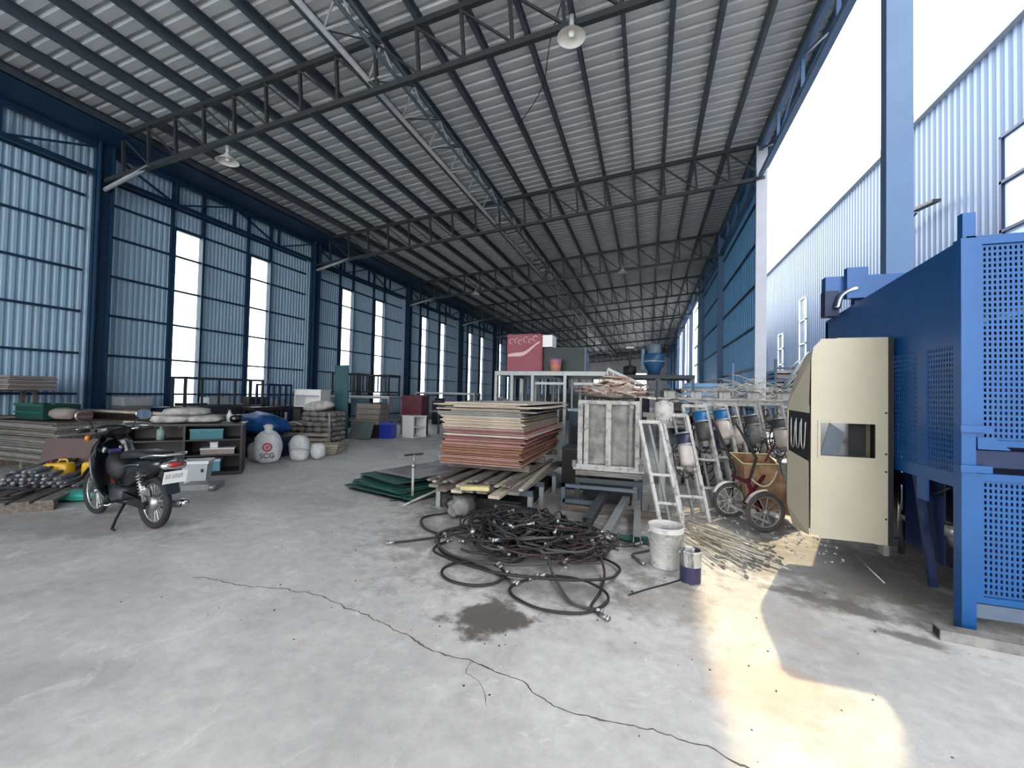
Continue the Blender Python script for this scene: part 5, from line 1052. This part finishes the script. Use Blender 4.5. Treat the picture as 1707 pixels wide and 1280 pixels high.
for s_ in (-1, 1): MB().bar((0, s_ * .075, .272), (.42, s_ * .07, .33), .03, .035).build('swing_arm', M_ALU if s_ < 0 else M_BLACK, bk)
for s_ in (-1, 1):
    sp = MB().cyl((-.01, s_ * .10, .30), (.10, s_ * .11, .60), .018, 10).build('shock_absorber', M_CHROME, bk, True)
    for k in range(7): MB().torus(Vector((-.01, s_ * .10, .30)).lerp(Vector((.10, s_ * .11, .60)), .25 + .1 * k), .027, .006, (.11, 0, .3), 12, 5).build('spring_coil', M_YEL if k == 0 and False else M_ALU, sp, True)
rings_sec(MB(), [(-.30, 0, .70, .05, .03), (-.26, 0, .70, .10, .05), (-.05, 0, .66, .12, .095), (.25, 0, .58, .115, .15), (.42, 0, .52, .10, .12), (.52, 0, .45, .08, .08)]).build('tail_cowl', M_PLAST, bk, True)
rings_sec(MB(), [(-.16, 0, .765, .08, .02), (-.12, 0, .775, .115, .04), (.15, 0, .775, .13, .045), (.42, 0, .745, .11, .05), (.56, 0, .72, .06, .035)]).build('seat', mat('seat_vinyl', (.018, .018, .02), .5), bk, True)
MB().tube(smooth([(-.02, .15, .76), (-.22, .15, .80), (-.33, .08, .80), (-.33, -.08, .80), (-.22, -.15, .80), (-.02, -.15, .76)]), .011, 8).build('grab_rail', M_CHROME, bk, True)
MB().tube(smooth([(.05, .13, .68), (.25, .135, .66), (.42, .12, .60)]), .006, 6).tube(smooth([(.05, -.13, .68), (.25, -.135, .66), (.42, -.12, .60)]), .006, 6).build('chrome_trim', M_CHROME, bk, True)
tl = rings_sec(MB(), [(-.345, 0, .69, .06, .025), (-.33, 0, .69, .11, .045), (-.26, 0, .69, .115, .055)], 16, 2.4).build('tail_light', M_CHROME, bk, True); rings_sec(MB(), [(-.368, 0, .70, .035, .012), (-.355, 0, .70, .065, .026), (-.33, 0, .70, .07, .03)], 14, 2.4).build('red_lens', M_RED, tl, True)
rings_sec(MB(), [(-.27, 0, .63, .05, .01), (-.27, 0, .66, .07, .02)]).build('light_bracket', M_PLAST, bk)
MB().prism([(-.24, -.06, .66), (-.33, -.06, .40), (-.30, -.06, .39), (-.18, -.06, .62)], (0, .12, 0)).build('rear_mudguard', M_PLAST, bk)
npl = MB().box((-.345, 0, .575), (.006, .21, .13), (0, radians(-14), 0)).build('number_plate', M_BRIGHTW, bk)
mb = MB(); R_ = random.Random(1)
for k, y in enumerate((-.075, -.05, -.015, .01, .035, .06)):
    for j in range(2): mb.box((-.3505, -y + .012 * j, .585), (.003, .005, .045), (0, radians(-14), 0))
    mb.box((-.3505 - .25 * (.02 if k % 2 else -.015), -y + .006, .585 + (.02 if k % 2 else -.015)), (.003, .014, .006), (0, radians(-14), 0))
mb.build('plate_marks', mat('faded_plate_print', (.25, .27, .30), .6), npl)
rings_sec(MB(), [(.40, 0, .46, .05, .06), (.60, 0, .40, .055, .06), (.78, 0, .58, .06, .07), (.88, 0, .80, .06, .08)]).build('frame_spine', M_PLAST, bk, True)
for s_ in (-1, 1):
    mb = MB(); rg = []
    for z, xw, yw in ((.28, .78, .13), (.40, .80, .20), (.55, .84, .235), (.70, .88, .235), (.82, .92, .19), (.92, .93, .12)):
        rg.append([(xw, s_ * .03, z), (xw - .035, s_ * yw * .6, z), (xw - .10, s_ * yw, z), (xw - .088, s_ * yw, z), (xw - .02, s_ * yw * .6, z), (xw + .015, s_ * .03, z)])
    mb.rings(rg).build('leg_shield', M_PLAST, bk, True)
MB().bb(.80, .83, -.05, .05, .58, .78).build('violet_panel', M_PURP, bk); MB().torus((.80, 0, .56), .035, .01, (1, 0, 0), 14, 6).build('bag_hook', M_CHROME, bk, True)
rings_sec(MB(), [(.80, 0, 1.0, .07, .04), (.84, 0, .98, .15, .07), (.95, 0, .96, .13, .085), (1.03, 0, .94, .07, .06), (1.05, 0, .93, .04, .04)]).build('handlebar_cowl', M_PLAST, bk, True)
MB().lathe([(0, 0), (.06, .0), (.075, -.03)], 16, (1.065, 0, .94), Vector((1, 0, -.15)).to_track_quat('Z', 'Y').to_matrix()).build('headlamp', M_CHROME, bk, True)
for s_ in (-1, 1):
    MB().cyl((.90, s_ * .12, .985), (.82, s_ * .24, 1.0), .012, 8).build('handlebar', M_CHROME, bk, True); MB().cyl((.83, s_ * .225, .998), (.76, s_ * .335, 1.0), .019, 10).build('grip', M_DARK, bk, True)
    MB().tube([(.86, s_ * .22, 1.03), (.80, s_ * .30, 1.025), (.79, s_ * .345, 1.02)], .007, 6).build('brake_lever', M_CHROME, bk, True)
    MB().tube(smooth([(.87, s_ * .18, 1.0), (.86, s_ * .20, 1.08), (.84, s_ * .25, 1.13)]), .007, 6).build('mirror_stem', M_DARK, bk, True)
    R = (Euler((0, 0, s_ * .25)).to_matrix() @ Matrix.Rotation(radians(-90), 3, 'Y')); mr = MB().lathe([(0, -.02), (.05, -.018), (.068, 0), (.06, .006)], 18, (0, 0, 0), Matrix.Diagonal((1, 1.25, 1)).to_3x3() @ R).build('mirror', M_CHROME if s_ < 0 else M_ALU, bk, True, loc=(.83, s_ * .27, 1.16))
    MB().lathe([(0, .008), (.058, .008)], 18, (0, 0, 0), Matrix.Diagonal((1, 1.25, 1)).to_3x3() @ R).build('mirror_glass', mat('mirror_glass', (.8, .82, .85), .04, 1.0, var=.02), mr)
    MB().cyl((.86, s_ * .07, .80), (1.16, s_ * .065, .272), .020, 10).build('fork_leg', M_ALU, bk, True)
    MB().cyl((.45, s_ * .10, .26), (.45, s_ * .24, .26), .014, 8).build('foot_peg', M_DARK, bk); MB().lathe([(0, 0), (.028, 0), (.033, .03), (0, .05)], 10, (.99, s_ * .15, .90), Vector((1, s_ * .6, 0)).to_track_quat('Z', 'Y').to_matrix()).build('indicator', mat('amber_lens', (.6, .22, .03), .2), bk, True)
mb = MB(); rg = []
for k in range(11):
    a = .35 + 2.0 * k / 10; c = Vector((1.16 + .30 * cos(a), 0, .272 + .30 * sin(a))); d = Vector((cos(a), 0, sin(a))); rg.append([c + Vector((0, .055, 0)) - d * .03, c + Vector((0, .03, 0)), c - Vector((0, .03, 0)), c - Vector((0, .055, 0)) - d * .03, c - d * .008])
mb.rings(rg).build('front_mudguard', M_PLAST, bk, True)
rings_sec(MB(), [(.44, 0, .30, .07, .08), (.50, 0, .30, .10, .10), (.66, 0, .30, .10, .10), (.72, 0, .32, .06, .07)]).build('engine', M_TRUSS, bk, True)
eb = MB()
for k in range(6): eb.bb(.72 + .022 * k, .73 + .022 * k, -.065, .065, .27, .39)
eb.build('cylinder_fins', M_TRUSS, bk)
MB().tube(smooth([(.78, -.05, .27), (.70, -.10, .16), (.45, -.14, .15), (.30, -.15, .17)]), .014, 8).build('exhaust_pipe', M_CHROME, bk, True); MB().tube([(.32, -.15, .17), (.25, -.155, .18), (-.22, -.16, .26), (-.26, -.16, .265)], [.018, .04, .045, .03], 14).build('muffler', M_CHROME, bk, True)
MB().prism([(-.12, .085, .36), (.10, .085, .38), (.02, .085, .46), (-.10, .085, .44)], (0, .012, 0)).build('chain_guard', M_CHROME, bk); MB().prism([(.0, .078, .30), (.40, .078, .36), (.42, .078, .24), (.0, .078, .22)], (0, .02, 0)).build('chain_case', M_BLACK, bk)
MB().tube([(.42, .06, .24), (.36, .16, .10), (.30, .22, .012), (.24, .23, .012)], .013, 8).tube([(.42, -.06, .24), (.38, -.10, .10), (.34, -.12, .012)], .011, 8).build('side_stand', M_DARK, bk, True)
MB().tube([(.48, .10, .26), (.50, .18, .22), (.62, .2, .22)], .009, 6).build('gear_pedal', M_CHROME, bk, True)
rings_sec(MB(), [(.50, 0, .56, .08, .08), (.62, 0, .58, .12, .13), (.74, 0, .62, .11, .13), (.80, 0, .70, .06, .05)]).build('storage_pouch', M_DARK, bk, True)

# ================================================================ lamps under the roof
M_SHADE = mat('white_enamel_shade', (.75, .73, .70), .3)
def lamp(lab, x, y, z, r=.19, tl=(0, 0)):
    t = thing('high_bay_lamp', lab, 'lamp', (x, y, z), (tl[0], tl[1], 0), 'high bay lamps under the trusses')
    MB().lathe([(.0, .14), (.05, .14), (.055, .10), (.11, .07), (r, 0), (r * 1.03, -.005), (r * .98, .004), (.10, .06), (0, .08)], 28).build('shade', M_SHADE, t, True)
    MB().lathe([(0, .0), (.035, .01), (.05, .05), (.03, .1), (0, .11)], 14).build('bulb', M_BRIGHTW, t, True)
    MB().cyl((0, 0, .14), (0, 0, .30), .035, 12).build('ballast_box', M_PIPE, t, True); MB().cyl((0, 0, .34), (0, 0, .9), .008, 6).build('hanger', M_DARK, t)
    return t
lamp('white round high bay lamp at the nearest truss, right of the lattice girder', -1.06, 5.55, 6.36)
lamp('round high bay lamp by the left end of the nearest truss', -7.6, 5.75, 5.75, .19)
lamp('small high bay lamp by the left part of the third truss', -7.6, 17.7, 6.02); lamp('small high bay lamp by the middle of the third truss', -1.06, 17.6, 6.55)
o = MB().tube(smooth([(-1.06, 5.6, 7.4), (-1.6, 6.6, 7.35), (-2.0, 7.6, 7.3), (-2.77, 8.6, 7.36)]), .008, 5).build('slack_cable', M_DARK, None); tag(o, 'thin slack cable hanging from the purlins behind the near lamp', 'cable')
# street lamp on the near right column side
sl = thing('street_lamp', 'slim dark street lamp arm sticking out from the neighbouring wall', 'lamp', (7.78, 16.9, 0)); MB().tube([(0, 0, 7.0), (-.15, -.4, 7.05), (-.2, -1.3, 7.16)], .03, 8).build('arm', M_TRUSS, sl, True); MB().box((-.22, -1.75, 7.2), (.2, 1.0, .08), (.12, 0, .05)).build('lamp_head', M_TRUSS, sl)
MB().bb(-.02, .05, -.08, .08, 6.9, 7.1).build('wall_bracket', M_TRUSS, sl)

# ================================================================ yard: rack with stacked steel seen beyond the second column
yr = thing('yard_rack', 'rusty grey stacking rack with layered sheets in the yard beyond the second column', 'rack', (3.55, 14.2, -.02), 0)
for x in (0, .55, 1.1):
    for y in (0, 1.6): MB().bb(x, x + .06, y, y + .06, 0, 2.7 - .4 * (x > .5)).build('post', M_PURL, yr)
for k in range(14): MB().bb(.02, 1.12, .08, 1.55, .6 + .13 * k, .66 + .13 * k + .03).build('sheet_layer', (M_CARD, M_GALV, M_WOODL, M_SHEETW)[k % 4], yr)
for z in (.5, 1.5, 2.4): MB().bb(-.02, 1.2, -.02, 0, z, z + .06).build('rail', M_PURL, yr)
R_ = random.Random(31)
for k in range(9): MB().cyl((R_.uniform(0, .4), -.05, R_.uniform(1.4, 2.4)), (R_.uniform(.6, 1.2), -.05, R_.uniform(2.0, 2.9)), .02, 6).build('loose_pipe', M_GALV, yr, True)
for i in range(7):
    boxthing('stacked_formwork', 'blue-grey formwork panel stacked against the right wall, %s from the bottom' % ordw(i + 1), 'panel', (1.6, 13.9, 1.02 + .13 * i), (1.2, .9, .11), (M_SHEETB, M_PIPE)[i % 2], .02 * (i % 3 - 1), 'formwork panels by the right wall', lid=M_PIPE)
boxthing('formwork_base', 'dark crate base under the stacked formwork panels', 'crate', (1.6, 13.9, 0), (1.1, .9, 1.02), M_MNAVY, 0, lid=M_TRUSS)
o = MB().cyl((1.95, 11.4, 0), (1.95, 11.4, 2.35), .03, 8).build('pipe_post', M_COLB, None, True); tag(o, 'slim blue pipe post standing before the blue right wall', 'post')
